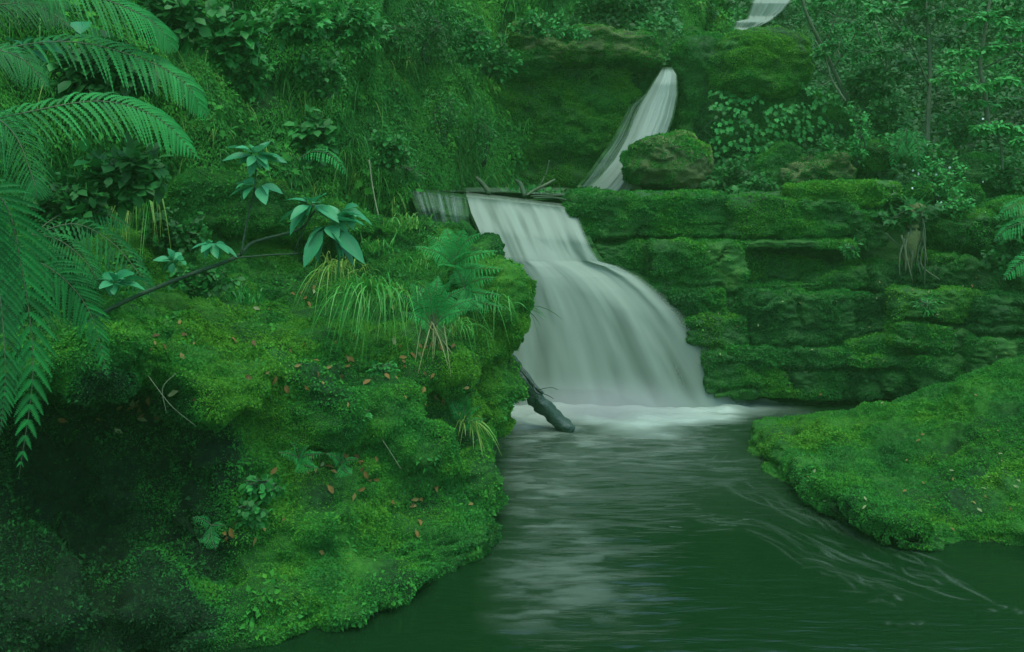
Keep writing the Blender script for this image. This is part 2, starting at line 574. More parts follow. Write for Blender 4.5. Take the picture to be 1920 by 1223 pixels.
act = 0.11 + 1.0 * smooth(8.5, 12.0, W[:, 1]) * (1 - smooth(3.0, 5.0, W[:, 0])) + 0.55 * smooth(-0.6, 0.0, W[:, 0]) * (1 - smooth(0.8, 1.8, W[:, 0]))
W[:, 2] = act * (0.013 * fbm(W * np.array([1.1, 3.6, 1]), 3, 31) + 0.006 * fbm(W * np.array([3.2, 9.5, 1]), 2, 32)) + np.where(foam_sheen > 0.3, foam_sheen - 0.3, 0) * (0.06 + 0.06 * fbm(W * np.array([2.5, 4, 1]), 3, 33))
g = Geo()
g.add(W, grid_faces(len(wx), len(wy)), foam_sheen)
tag(g.build("water", M['water']), kind='structure')

# ------------------------------------------------------------------ hillside behind and beside everything
def hill_z(x, y):
    q = np.stack([x, y, x * 0], -1)
    back = 2.58 + np.maximum(0, y - 15.0) * 0.52 * smooth(1.5, 4.5, x) + np.maximum(0, y - 23.5) * 0.9 * smooth(1, 4, x)
    mid = 2.58 + np.where(y > 17.0, 2.9 + (y - 17.0) * 0.75, 0)
    z = np.where(x > 3.4, back, mid)
    bl = smooth(2.6, 3.9, x)
    z = back * bl + mid * (1 - bl)
    z = z + np.maximum(0, x - 7.0) * 0.35 * smooth(14.5, 16, y)
    z = np.minimum(z, 15.0 + 0.1 * (y - 20))
    return z + 0.35 * fbm(q * 0.5, 3, 8) * smooth(14.6, 16.0, y) + 0.05 * fbm(q * 2.5, 3, 9)
hx = np.concatenate([np.linspace(-20, -8, 8), np.linspace(-7, 14, 190), np.linspace(15, 28, 8)])
hy = np.concatenate([np.linspace(13.55, 26, 130), np.linspace(27, 40, 10)])
X, Y = np.meshgrid(hx, hy, indexing='ij')
Hh = np.stack([X.ravel(), Y.ravel(), hill_z(X.ravel(), Y.ravel())], -1)
Hf = grid_faces(len(hx), len(hy))
g = Geo()
g.add(Hh, Hf, np.clip(0.35 + 0.3 * fbm(Hh * 0.8, 3, 3), 0, 1))
tag(g.build("hillside", M['soil']), kind='structure')

# ------------------------------------------------------------------ gorge cliff: from the near side round to the recess behind the fall
path = spline([(-7.5, 3.0), (-5.6, 6.2), (-4.6, 8.6), (-3.6, 10.6), (-2.5, 12.3), (-1.75, 13.3), (-1.1, 14.6), (-0.35, 15.7), (-0.2, 16.6), (0.6, 17.3), (1.9, 17.5), (3.0, 17.9), (4.4, 19.5)], 420)
Tn = nrm(np.gradient(path, axis=0))
out_n = np.stack([Tn[:, 1], -Tn[:, 0]], -1)            # towards the stream
nv = 230
hv = np.concatenate([np.linspace(-2.2, 5.4, 190), np.linspace(5.45, 16, 40)])
lean = np.where(hv < 5.4, -0.10 * np.maximum(hv - 0.5, 0) ** 1.1, -0.10 * 4.9 ** 1.1 - (hv - 5.4) * 0.75)
s_ = np.linspace(0, 1, len(path))
Pc = np.zeros((len(path), nv, 3))
Pc[:, :, :2] = path[:, None] + out_n[:, None] * lean[None, :, None]
Pc[:, :, 2] = 2.2 + hv[None]
Pc = Pc.reshape(-1, 3)
Cf = grid_faces(len(path), nv)
Nc = vnormals(Pc, Cf)
if (Nc[:, :2] * np.repeat(out_n, nv, 0)).sum() < 0:
    Cf = Cf[:, ::-1]
    Nc = -Nc
Pc = Pc + Nc * (0.42 * fbm(Pc * np.array([.7, .7, .45]), 4, 51) + 0.24 * fbm(Pc * np.array([2.3, 2.3, 1.3]), 3, 52) + 0.05 * fbm(Pc * 7, 3, 53))[:, None]
CLV, CLF = Pc, Cf
g = Geo()
g.add(Pc, Cf, np.clip(0.35 + 0.3 * fbm(Pc * 0.9, 3, 3), 0, 1))
cliff = tag(g.build("cliff", M['soil']), kind='structure')

# ------------------------------------------------------------------ rock wall behind the right-hand blocks (bedrock)
nu_, nv_ = 300, 130
U, Vv = np.meshgrid(np.linspace(-2.2, 12, nu_), np.linspace(-1.0, 2.52, nv_), indexing='ij')
Yb = 13.45 + 0.10 * Vv + np.where(U > 6.5, -(U - 6.5) * 0.25, 0)
Bk = np.stack([U.ravel(), Yb.ravel(), Vv.ravel()], -1)
Bk[:, 1] += 0.14 * fbm(Bk * np.array([.9, 1, 1.8]), 4, 61) + 0.05 * fbm(Bk * np.array([3, 3, 7]), 3, 62)
Bf = grid_faces(nu_, nv_)
# a sheet of ledge running back from its top edge
U2, V2 = np.meshgrid(np.linspace(-2.2, 12, nu_), np.linspace(0, 1, 14), indexing='ij')
top = Bk.reshape(nu_, nv_, 3)[:, -1]
Lt = top[:, None] + np.stack([V2 * 0, V2 * 1.1, V2 * 0.06], -1)
g = Geo()
g.add(Bk, Bf[:, ::-1], np.clip(0.3 + 0.3 * fbm(Bk, 3, 3), 0, 1))
g.add(Lt.reshape(-1, 3), grid_faces(nu_, 14), 0.4)
tag(g.build("bedrock_cliff", M['rock']), kind='structure')
moss_on(Bk, Bf[:, ::-1], 1200, 0.03, 63, None, "bedrock_moss", tint=0.08, keep=lambda P, N, r: P[:, 0] > 1.0)

# ------------------------------------------------------------------ blocks of the right-hand ledge
def px_block(x0, x1, y0, y1, Y, depth, **kw):
    a, b = at(x0, y0, Y), at(x1, y1, Y)
    return block(((a[0] + b[0]) / 2, Y + depth / 2, (a[2] + b[2]) / 2), (abs(b[0] - a[0]) / 2, depth / 2, abs(a[2] - b[2]) / 2), **kw)
wall_blocks = [
    # x0, x1, y0, y1, front distance, depth, label, tint, options
    (1078, 1366, 364, 452, 12.95, 1.3, "long mossy top block of the ledge, directly right of the waterfall lip", .52, dict(rz=-.04)),
    (1369, 1612, 368, 449, 12.85, 1.4, "overhanging mossy top block above the dark slot of the ledge", .54, dict(rz=.03)),
    (1388, 1600, 451, 469, 12.75, 1.3, "thin mossy lip slab roofing the dark slot in the ledge", .5, dict(p=3)),
    (1495, 1690, 342, 390, 13.0, 1.2, "rounded bright green moss cushion block on the ledge top below the layered boulder", .64, dict(p=2, ry=-.04)),
    (1606, 1668, 392, 474, 12.8, 1.2, "upright mossy block between the dark slot and the dead fern trunk", .5, dict(p=3)),
    (1120, 1240, 455, 520, 12.95, 1.0, "wet dark mossy stone tucked against the second step of the waterfall", .34, dict(p=3)),
    (1226, 1388, 457, 556, 12.62, 1.2, "tall square mossy block with a sharp vertical edge beside the waterfall", .56, dict(p=6, rz=.05)),
    (1255, 1356, 548, 604, 12.55, 1.1, "broken lower foot of the square mossy block beside the waterfall", .5, dict(p=4, ry=-.15)),
    (1388, 1432, 472, 526, 13.15, 0.6, "small upright face set back at the near end of the dark slot", .42, dict(p=6)),
    (1425, 1600, 488, 534, 13.2, 0.6, "sloping mossy slab set back inside the dark slot of the ledge", .46, dict(p=2.5, ry=.16)),
    (1388, 1535, 532, 551, 12.72, 0.9, "thin mossy strip slab under the dark slot", .52, dict(p=2.5, ry=-.05)),
    (1525, 1650, 508, 548, 12.78, 0.8, "wedge of mossy rock rising from the thin strip slab", .48, dict(p=2, ry=-.22)),
    (1404, 1598, 553, 650, 12.42, 1.2, "broad mossy face block in the middle of the rock wall", .54, dict(p=5, rz=.04)),
    (1358, 1410, 554, 634, 12.62, 0.8, "narrow dark wet stone streaked by a trickle in the middle of the wall", .22, dict(p=4)),
    (1590, 1694, 552, 640, 12.45, 1.1, "darker mossy block with white flecks beside the broad face block", .36, dict(p=4, rz=-.05)),
    (1686, 1842, 544, 606, 12.15, 1.1, "moss topped block with a tuft of small ferns on its face", .54, dict(p=3.5, ry=.03)),
    (1296, 1398, 591, 655, 12.38, 1.0, "small rounded mossy block beside the middle of the waterfall", .54, dict(p=2.6)),
    (1368, 1604, 652, 692, 12.28, 1.0, "long low mossy slab with a curved underside low in the wall", .52, dict(p=2.6, ry=.02)),
    (1325, 1420, 659, 752, 12.25, 1.0, "low mossy block at the water beside the foot of the waterfall", .46, dict(p=3.5)),
    (1412, 1636, 692, 754, 12.3, 1.0, "low mossy block at the waterline below the curved slab", .45, dict(p=3, ry=.05)),
    (1594, 1706, 628, 672, 12.3, 0.9, "wedge shaped mossy slab sloping up beside the curved slab", .5, dict(p=2, ry=-.16)),
    (1686, 1824, 611, 663, 12.05, 0.9, "flat mossy slab under the fern tufted block", .52, dict(p=2, ry=.14)),
    (1600, 1780, 668, 694, 12.15, 0.9, "narrow dark slab layered between the lower wall stones", .42, dict(p=2.5)),
    (1616, 1730, 697, 752, 12.2, 0.9, "small dark green stone in a recess at the waterline", .40, dict(p=2)),
    (1726, 1900, 668, 742, 12.0, 1.0, "dark mossy stone behind the big foreground slab", .38, dict(p=2.6)),
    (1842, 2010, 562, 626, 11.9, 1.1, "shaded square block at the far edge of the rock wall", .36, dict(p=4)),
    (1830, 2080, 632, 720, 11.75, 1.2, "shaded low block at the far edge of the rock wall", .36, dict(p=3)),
    (1648, 1770, 498, 548, 12.6, 0.9, "damp slate coloured slab under the dead fern trunk", .3, dict(p=2)),
    (1780, 1960, 395, 480, 12.7, 1.4, "mossy shoulder of rock beside the dead fern trunk", .54, dict(p=2, ry=.1)),
    (1756, 1900, 482, 556, 12.6, 1.1, "sloping mossy rock below the shoulder, hung with roots", .44, dict(p=2, ry=.2)),
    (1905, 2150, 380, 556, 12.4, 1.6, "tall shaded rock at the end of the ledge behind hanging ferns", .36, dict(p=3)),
]
WALLV, WALLF, wn = [], [], 0
for k, (x0, x1, y0, y1, Yf, dp, lab, tn, kw) in enumerate(wall_blocks):
    kw = dict(p=4.0) | kw
    kw['p'] = kw['p'] * 2.2 + 3
    V, F = px_block(x0 - 7, x1 + 7, y0 + 2, y1 - 4, Yf, dp, sub=6, **kw)
    small = min(1.0, (y1 - y0) / 75.0)
    V = roughen(V, F, 100 + k, amp=(0.035 * small, 0.05 * small, 0.024), freq=(1.0, 3.6, 10), strata=0.007, crack=.09 * small)
    WALLV.append(V)
    WALLF.append(F + wn)
    wn += len(V)
    mossy_rock("rock_block", V, F, lab, "rock", 200 + k, dens=13000, size=0.026, tint=tn, patch=.18, vary=1.25)

# ------------------------------------------------------------------ the big mossy bank on the left of the pool
bp = [(-60, 560, 6.2), (80, 585, 6.6), (200, 590, 7.2), (400, 570, 8.8), (600, 510, 10.3), (840, 432, 11.2), (700, 420, 11.6), (500, 400, 11.4), (300, 400, 9.8), (930, 470, 11.0), (950, 560, 10.3),
      (860, 655, 9.0), (760, 590, 9.6), (620, 640, 8.5), (500, 700, 7.7), (640, 790, 7.65), (850, 740, 8.7), (600, 900, 7.25), (800, 880, 7.95),
      (700, 1050, 7.0), (400, 880, 6.7), (380, 1000, 6.45), (500, 1150, 6.35), (300, 1120, 6.0), (100, 1150, 5.55), (300, 760, 6.7), (200, 700, 6.6), (100, 760, 6.4), (0, 1180, 5.2), (0, 800, 6.0), (-150, 700, 5.6), (560, 1190, 6.3)]
bq = np.array([at(*p) for p in bp])
f_bank = tps(bq[:, :2], bq[:, 2], 0.02)
wl = [(-400, 1240, 4.6), (0, 1223, 5.0), (300, 1215, 5.85), (590, 1205, 6.12), (735, 1145, 6.58), (835, 1098, 6.98), (925, 1058, 7.36), (950, 1005, 7.92), (940, 870, 8.5), (905, 850, 9.4), (900, 800, 10.2), (945, 800, 11.0), (930, 800, 11.9), (900, 760, 12.6)]
wl = spline([((x - 960) / FPX * Y, Y) for x, _, Y in wl], 200)
gx = np.arange(-6.0, 0.6, 0.045)
gy = np.arange(4.2, 12.6, 0.045)
X, Y = np.meshgrid(gx, gy, indexing='ij')
Q = np.stack([X.ravel(), Y.ravel()], -1)
d = np.full(len(Q), 1e9)
sgn = np.zeros(len(Q))
for i in range(0, len(Q), 4000):
    dd = np.linalg.norm(Q[i:i + 4000, None] - wl[None], axis=2)
    j = dd.argmin(1)
    d[i:i + 4000] = dd[np.arange(len(j)), j]
    jt = nrm(np.gradient(wl, axis=0))[j]
    v = Q[i:i + 4000] - wl[j]
    sgn[i:i + 4000] = np.sign(jt[:, 0] * v[:, 1] - jt[:, 1] * v[:, 0])     # + on the land side
sd = d * sgn
zt = np.clip(f_bank(Q), 0.30, 2.35)
zt = np.minimum(zt, 2.3)
z = np.where(sd > 0, zt * np.sqrt(np.clip(sd / 0.42, 0, 1)), -0.5)
z = np.where(sd > 0, np.maximum(z, -0.3), z)
nx, ny = len(gx), len(gy)
Vt = np.stack([Q[:, 0], Q[:, 1], z], -1)
Vb = np.stack([Q[:, 0], Q[:, 1], np.full(len(Q), -0.8)], -1)
Ft = grid_faces(nx, ny)
Fb = Ft[:, ::-1] + nx * ny
idx = np.arange(nx * ny).reshape(nx, ny)
ring = np.concatenate([idx[:, 0], idx[-1, 1:], idx[::-1, -1][1:], idx[0, ::-1][1:]])
Fs = np.stack([ring[:-1], ring[:-1] + nx * ny, ring[1:] + nx * ny, ring[1:]], -1)
Vs, Fl, n0 = [Vt, Vb], [tri_of(Ft), tri_of(Fb), tri_of(Fs)], 2 * nx * ny
for c, h, kw in [
    ((905, 570, 10.0), (.36, .55, .46), dict(p=3, ry=.1)),           # the overhang beside the fall
    ((890, 490, 10.9), (.26, .50, .20), dict(p=3)),
    ((880, 640, 9.6), (.30, .4, .22), dict(p=3)),
    ((905, 745, 9.9), (.26, .5, .36), dict(p=3)),
    ((868, 925, 8.35), (.36, .30, .36), dict(p=4.5, rz=.3)),         # low square block at the water
    ((790, 700, 8.8), (.42, .4, .12), dict(p=4, ry=.05)),
    ((760, 860, 8.0), (.36, .35, .3), dict(p=3, rz=.4)),
    ((560, 770, 7.5), (.5, .4, .35), dict(p=2.6)),
    ((700, 780, 8.0), (.4, .4, .3), dict(p=2.6)),
    ((560, 1010, 7.0), (.42, .35, .30), dict(p=3)),
    ((690, 1075, 7.1), (.28, .3, .2), dict(p=3)),
    ((790, 1050, 7.4), (.18, .2, .16), dict(p=3)),
    ((840, 1000, 7.75), (.2, .2, .24), dict(p=3)),
    ((480, 1170, 6.45), (.32, .22, .12), dict(p=3, rz=.3, ry=-.1)),
    ((260, 1140, 6.05), (.3, .25, .14), dict(p=3)),
    ((60, 1130, 5.6), (.3, .25, .14), dict(p=3)),
    ((500, 1195, 6.2), (.34, .2, .14), dict(p=3, rz=.3, ry=-.1)),
    ((420, 1225, 6.0), (.4, .2, .12), dict(p=3, rz=.3)),
    ((330, 700, 6.95), (.7, .4, .22), dict(p=3, ry=.12)),            # lip above the dark hollow
    ((140, 665, 6.5), (.6, .5, .2), dict(p=3)),
    ((430, 385, 10.4), (.7, .5, .28), dict(p=4, ry=.08)),            # ledge under the dark gap
    ((600, 425, 10.9), (.7, .6, .16), dict(p=4)),
]:
    V, F = block(at(*c), h, sub=4, **kw)
    Vs.append(V)
    Fl.append(F + n0)
    n0 += len(V)
BV, BF = voxelized(np.vstack(Vs), np.vstack(Fl), 0.035)
# the dark hollow under the near lip of the bank
bpx, bpy_ = BV[:, 0] / BV[:, 1] * FPX + 960, HORIZ + (CAM_H - BV[:, 2]) / BV[:, 1] * FPX
hol = smooth(470, 200, bpx + 90 * noise3(BV * 2.0, 9)) * smooth(715, 800, bpy_ + 30 * noise3(BV * 2.5, 8)) * smooth(1150, 1060, bpy_) * smooth(9, 7.5, BV[:, 1])
BV[:, 1] += 1.15 * hol
BV[:, 0] += -0.6 * hol
BV = roughen(BV, BF, 300, amp=(0.13, 0.075, 0.03), freq=(1.4, 3.8, 10))
def undercut(V, inward, deep, top):
    k = 1 - smooth(0.0, top, V[:, 2] + 0.07 * noise3(V * 2.1, 6))
    return V + inward * (deep * k)[:, None]
bj = np.empty(len(BV), int)
for i in range(0, len(BV), 8000):
    bj[i:i + 8000] = np.linalg.norm(BV[i:i + 8000, None, :2] - wl[None], axis=2).argmin(1)
wt = nrm(np.gradient(wl, axis=0))
wt = nrm(np.stack([np.convolve(np.pad(wt[:, k], 12, mode='edge'), np.ones(25) / 25, 'valid') for k in (0, 1)], -1))
inw = np.stack([-wt[bj, 1], wt[bj, 0], np.zeros(len(bj))], -1)
BV = undercut(BV, inw, 0.13, 0.16)
def hollow_shade(P):  # shade of the hollow, painted into the soil and moss tint
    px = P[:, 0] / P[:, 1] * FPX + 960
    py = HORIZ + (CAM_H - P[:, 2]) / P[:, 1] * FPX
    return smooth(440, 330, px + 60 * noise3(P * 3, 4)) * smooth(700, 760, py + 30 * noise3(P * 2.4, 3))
bank = mossy_rock("mossy_bank", BV, BF, "large mossy rock bank with ferns, grass and fallen leaves beside the pool", "rock bank", 301, dens=0, mat='soil', tintv=0.45 + 0.3 * fbm(BV * 1.5, 3, 7) - 0.75 * hollow_shade(BV))
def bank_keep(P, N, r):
    return r.random(len(P)) < 1 - 0.75 * hollow_shade(P)
moss_on(BV, BF, 30000, 0.017, 302, bank, "moss", tint=0.58, keep=bank_keep, vary=1.55, patch=.10, zmin=-0.02, dark=lambda P: 0.5 * hollow_shade(P))
moss_on(BV, BF, 2600, 0.030, 303, bank, "liverwort", tint=0.46, patch=0.7, lift=0.5, droop=0.5, asp=0.5, keep=bank_keep, dark=lambda P: 0.45 * hollow_shade(P))

# ------------------------------------------------------------------ the mossy slab on the right of the pool
rp = [(1385, 845, 10.3), (1450, 815, 10.6), (1450, 895, 9.4), (1500, 790, 10.8), (1600, 768, 10.6), (1700, 745, 10.3), (1800, 714, 9.9), (1920, 680, 9.5), (2080, 640, 9.2), (2300, 590, 9),
      (1560, 850, 9.5), (1560, 925, 8.3), (1700, 850, 9.1), (1700, 940, 8.35), (1850, 850, 8.6), (1850, 940, 8.05), (1740, 985, 7.95), (1920, 1000, 7.7), (2000, 900, 8.0), (2150, 800, 8.2), (2150, 1000, 7.4)]
rq = np.array([at(*p) for p in rp])
rq = np.vstack([rq, [(5.6, 10.7, .55), (4.6, 10.9, .40), (3.7, 11.1, .08), (7.0, 10.5, .8), (7.4, 9.0, 1.3), (2.7, 11.1, 0.0)]])
f_slab = tps(rq[:, :2], rq[:, 2], 0.01)
edge = [(1378, 845, 10.35), (1400, 880, 9.75), (1450, 910, 9.22), (1530, 945, 8.5), (1600, 968, 7.95), (1680, 1000, 7.62), (1760, 1020, 7.6), (1900, 1030, 7.6), (2050, 1040, 7.4), (2300, 1060, 7.1), (2500, 900, 9.2), (2300, 690, 10.4), (1980, 690, 10.5), (1800, 735, 10.75), (1600, 772, 11.0), (1460, 800, 10.95), (1400, 820, 10.65), (1378, 845, 10.35)]
edge = spline([((x - 960) / FPX * Y, Y) for x, _, Y in edge], 260)
gx = np.arange(2.0, 8.0, 0.04)
gy = np.arange(6.8, 11.6, 0.04)
X, Y = np.meshgrid(gx, gy, indexing='ij')
Q = np.stack([X.ravel(), Y.ravel()], -1)
d = np.empty(len(Q))
sgn = np.empty(len(Q))
et = nrm(np.gradient(edge, axis=0))
for i in range(0, len(Q), 4000):
    dd = np.linalg.norm(Q[i:i + 4000, None] - edge[None], axis=2)
    j = dd.argmin(1)
    d[i:i + 4000] = dd[np.arange(len(j)), j]
    v = Q[i:i + 4000] - edge[j]
    sgn[i:i + 4000] = np.sign(et[j, 0] * v[:, 1] - et[j, 1] * v[:, 0])
sd = d * sgn
zt = np.clip(f_slab(Q), 0.0, 1.6) * (0.2 + 0.8 * smooth(2.35, 3.3, Q[:, 0]))
cave = smooth(3.5, 3.15, Q[:, 0]) * smooth(2.45, 2.65, Q[:, 0])
zb = np.where(sd > 0, -0.4 + cave * 0.53 * (1 - smooth(0.45, 1.0, sd)), -0.4)
z = np.where(sd > 0, np.maximum(zt, 0.02) * np.clip(sd / 0.16, 0, 1) ** 0.5 + cave * 0.10 * np.clip(sd / 0.1, 0, 1), -0.42)
z = np.where(sd > 0, np.maximum(z, zb + 0.13), -0.42)
zb = np.where(sd > 0, zb, -0.46)
nx, ny = len(gx), len(gy)
Vt = np.stack([Q[:, 0], Q[:, 1], z], -1)
Vb = np.stack([Q[:, 0], Q[:, 1], zb], -1)
Ft = grid_faces(nx, ny)
idx = np.arange(nx * ny).reshape(nx, ny)
ring = np.concatenate([idx[:, 0], idx[-1, 1:], idx[::-1, -1][1:], idx[0, ::-1][1:]])
Fs = np.stack([ring[:-1], ring[:-1] + nx * ny, ring[1:] + nx * ny, ring[1:]], -1)
SV, SF = voxelized(np.vstack([Vt, Vb]), np.vstack([tri_of(Ft), tri_of(Ft[:, ::-1] + nx * ny), tri_of(Fs)]), 0.033)
SV = roughen(SV, SF, 320, amp=(0.05, 0.045, 0.03), freq=(1.6, 3.8, 11))
SV = undercut(SV, nrm(np.stack([5.2 - SV[:, 0], 9.6 - SV[:, 1], 0 * SV[:, 0]], -1)), 0.12, 0.12)
slab = mossy_rock("mossy_slab", SV, SF, "broad smooth mossy rock slab sloping into the pool opposite the bank", "rock", 321, dens=0, mat='soil')
moss_on(SV, SF, 30000, 0.018, 322, slab, "moss", tint=0.68, zmin=0.012, vary=1.3, patch=.06)

# ------------------------------------------------------------------ rocks above the ledge
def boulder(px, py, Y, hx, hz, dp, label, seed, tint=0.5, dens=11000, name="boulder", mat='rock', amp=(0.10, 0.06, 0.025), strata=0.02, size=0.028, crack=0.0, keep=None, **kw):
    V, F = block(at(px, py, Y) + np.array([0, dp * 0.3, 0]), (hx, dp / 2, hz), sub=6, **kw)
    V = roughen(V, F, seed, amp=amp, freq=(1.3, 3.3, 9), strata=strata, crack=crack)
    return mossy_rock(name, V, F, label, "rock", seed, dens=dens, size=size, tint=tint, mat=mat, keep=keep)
bo = boulder(1256, 306, 14.4, 0.58, 0.46, 1.1, "round mossy boulder perched on the ledge in front of the upper fall", 401, tint=0.68, dens=9000, p=2.6, ry=.05, amp=(0.09, 0.05, 0.02), mat='stone', crack=.04, keep=lambda P, N, r: N[:, 2] - 0.9 * N[:, 0] + 0.5 * fbm(P * 2.5, 3, 5) > -0.05)
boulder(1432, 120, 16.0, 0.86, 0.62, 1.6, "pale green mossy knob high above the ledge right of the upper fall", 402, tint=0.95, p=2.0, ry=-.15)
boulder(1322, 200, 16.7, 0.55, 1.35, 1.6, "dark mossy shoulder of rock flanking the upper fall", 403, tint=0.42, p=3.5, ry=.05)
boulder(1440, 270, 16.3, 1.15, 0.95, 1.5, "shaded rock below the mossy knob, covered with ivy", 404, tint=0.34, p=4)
boulder(1545, 332, 14.6, 0.52, 0.27, 0.9, "layered brownish boulder lying tilted on the ledge", 405, tint=0.5, dens=5500, p=4, ry=-.32, strata=0.06, crack=.05, mat='stone')
boulder(1480, 322, 15.2, 0.42, 0.42, 0.9, "green leaning rock behind the layered boulder", 406, tint=0.55, p=3, ry=-.6)
boulder(1545, 245, 16.2, 0.5, 0.5, 1.0, "mossy rounded stone between the ivy rock and the saplings", 407, tint=0.48, p=3)
boulder(1655, 292, 15.0, 0.45, 0.14, 0.8, "mossy log-shaped stone roofing a dark hollow under the saplings", 408, tint=0.6, p=3, ry=-.12)
boulder(1100, 84, 16.45, 1.28, 0.30, 1.6, "thick overhanging ledge of yellowish moss above the recess", 409, mat='stone', crack=.06, tint=0.80, p=4.5, ry=.06, dens=6500)
boulder(1000, 118, 16.4, 0.42, 0.30, 1.2, "mossy nose of rock at the end of the overhanging ledge", 410, tint=0.6, p=3)
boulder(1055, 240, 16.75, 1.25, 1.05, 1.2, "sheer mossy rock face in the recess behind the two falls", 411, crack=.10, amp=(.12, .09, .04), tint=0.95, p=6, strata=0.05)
boulder(1290, 92, 17.8, 0.6, 0.4, 1.2, "mossy hump over which the upper fall pours", 412, tint=0.6, p=2.8)
boulder(1850, 340, 14.2, 0.55, 0.35, 1.0, "mossy mound on the ledge among the undergrowth", 413, tint=0.5, p=2.8)
boulder(1785, 372, 13.6, 0.5, 0.2, 1.0, "low mossy ground stone beside the white flowered shrub", 414, tint=0.48, p=2.8)

# ------------------------------------------------------------------ falling water
def fall_material(name, rough=0.55, col=(.272, .385, .278), thin=0.0, sc=(26, 1.3), gain=1.0):
    m = bpy.data.materials.new(name)
    m.use_nodes = True
    t = m.node_tree
    t.nodes.clear()
    out = t.nodes.new("ShaderNodeOutputMaterial")
    a = t.nodes.new("ShaderNodeAttribute")
    a.attribute_name = "tint"
    fl = t.nodes.new("ShaderNodeAttribute")
    fl.attribute_name = "flow"
    fac = None
    for scale, weight in ((sc, 1.0), ((sc[0] * 3.2, sc[1] * 1.2), 0.5)):
        mp = t.nodes.new("ShaderNodeMapping")
        mp.inputs["Scale"].default_value = (scale[0], scale[1], 1)
        t.links.new(fl.outputs["Vector"], mp.inputs[0])
        n = t.nodes.new("ShaderNodeTexNoise")
        n.inputs["Scale"].default_value = 1
        n.inputs["Detail"].default_value = 3
        t.links.new(mp.outputs[0], n.inputs["Vector"])
        ma = t.nodes.new("ShaderNodeMath")
        ma.operation = 'MULTIPLY_ADD'
        t.links.new(n.outputs["Fac"], ma.inputs[0])
        ma.inputs[1].default_value = weight * gain
        if fac is None:
            ma.inputs[2].default_value = -0.75 * gain - thin
        else:
            t.links.new(fac, ma.inputs[2])
        fac = ma.outputs[0]
    add = t.nodes.new("ShaderNodeMath")
    add.operation = 'ADD'
    add.use_clamp = True
    t.links.new(fac, add.inputs[0])
    t.links.new(a.outputs["Fac"], add.inputs[1])
    b = t.nodes.new("ShaderNodeBsdfPrincipled")
    b.inputs["Base Color"].default_value = (*col, 1)
    b.inputs["Roughness"].default_value = rough
    b.inputs["Specular IOR Level"].default_value = 0.25
    tl = t.nodes.new("ShaderNodeBsdfTranslucent")
    tl.inputs[0].default_value = (*col, 1)
    m1 = t.nodes.new("ShaderNodeMixShader")
    m1.inputs[0].default_value = 0.4
    t.links.new(b.outputs[0], m1.inputs[1])
    t.links.new(tl.outputs[0], m1.inputs[2])
    tr = t.nodes.new("ShaderNodeBsdfTransparent")
    m2 = t.nodes.new("ShaderNodeMixShader")
    t.links.new(add.outputs[0], m2.inputs[0])
    t.links.new(tr.outputs[0], m2.inputs[1])
    t.links.new(m1.outputs[0], m2.inputs[2])
    t.links.new(m2.outputs[0], out.inputs[0])
    return m
M['fall'] = fall_material("falling_water", sc=(9, .40), gain=.26)
M['chute'] = fall_material("white_chute_water", sc=(3.5, .5), gain=.22, col=(.285, .40, .30))
M['veil'] = fall_material("thin_falling_water", thin=0.15, sc=(11, .6), gain=1.7, col=(.22, .34, .27))

def sheet(rows_px, edges_l, edges_r, depth, nu, alpha, name, mat, label, cat, kind=None, ridge=0.03, seed=1, back=None):
    """a curtain of falling water following the rock under it: u across, rows down"""
    y = np.asarray(rows_px, float)
    u = np.linspace(0, 1, nu)
    Uu, Yy = np.meshgrid(u, y, indexing='ij')
    xl = np.interp(Yy, *edges_l)
    xr = np.interp(Yy, *edges_r)
    # water spreads smoothly between the edges
    px = xl + (xr - xl) * Uu
    py, D = depth(Uu, Yy)
    q = np.stack([Uu.ravel() * 6.5, Yy.ravel() * 0.004, np.zeros(Uu.size)], -1)
    D = D + ridge * fbm(q, 3, seed).reshape(D.shape)
    P = np.stack([(px - 960) / FPX * D, D, CAM_H - (py - HORIZ) / FPX * D], -1)
    al = alpha(Uu, Yy)
    flow = np.stack([Uu, (Yy - y[0]) / 100.0, np.zeros_like(Uu)], -1)
    g = Geo()
    g.add(P.reshape(-1, 3), grid_faces(nu, len(y)), al.ravel(), flow.reshape(-1, 3))
    o = g.build(name, mat)
    tag(o, label, cat, None, kind)
    if back is not None:
        k = Geo()
        D2 = D + back + 0.10 * fbm(np.stack([px.ravel() * .012, py.ravel() * .02, D.ravel()], -1), 4, seed + 5).reshape(D.shape)
        px = px.mean(0, keepdims=True) + (px - px.mean(0, keepdims=True)) * 1.05
        P2 = np.stack([(px - 960) / FPX * D2, D2, CAM_H - (py - HORIZ) / FPX * D2], -1)
        k.add(P2.reshape(-1, 3), grid_faces(nu, len(y)), 0.3)
        tag(k.build("wet_rock_cliff", M['rock']), kind='structure')
    return o

EL = ([340, 366, 400, 440, 480, 520, 600, 700, 800], [872, 874, 884, 902, 918, 924, 925, 922, 918])
ER = ([340, 386, 400, 420, 440, 470, 490, 500, 520, 545, 580, 620, 660, 700, 740, 775], [1064, 1070, 1084, 1092, 1100, 1114, 1128, 1164, 1206, 1242, 1280, 1312, 1340, 1366, 1390, 1412])
def fall_depth(U, Yp):
    lip = 368 + 22 * U
    step = 440 + 62 * smooth(0.42, 0.80, U)
    D = 13.05 + 0 * U
    D = np.where(Yp < lip, 13.05 + (lip - Yp) * 0.085, D)
    D = D - 0.28 * smooth(0, 1, (Yp - lip) / 70) - 0.10 * np.clip((Yp - lip) / 110, 0, 1)
    D = D - 0.20 * smooth(-60, 100, Yp - step) - 0.22 * np.clip((Yp - step) / 290, 0, 1)
    D = D + 0.12 * np.clip((U - 0.72) / 0.28, 0, 1) ** 2 * smooth(480, 530, Yp)
    return Yp, D
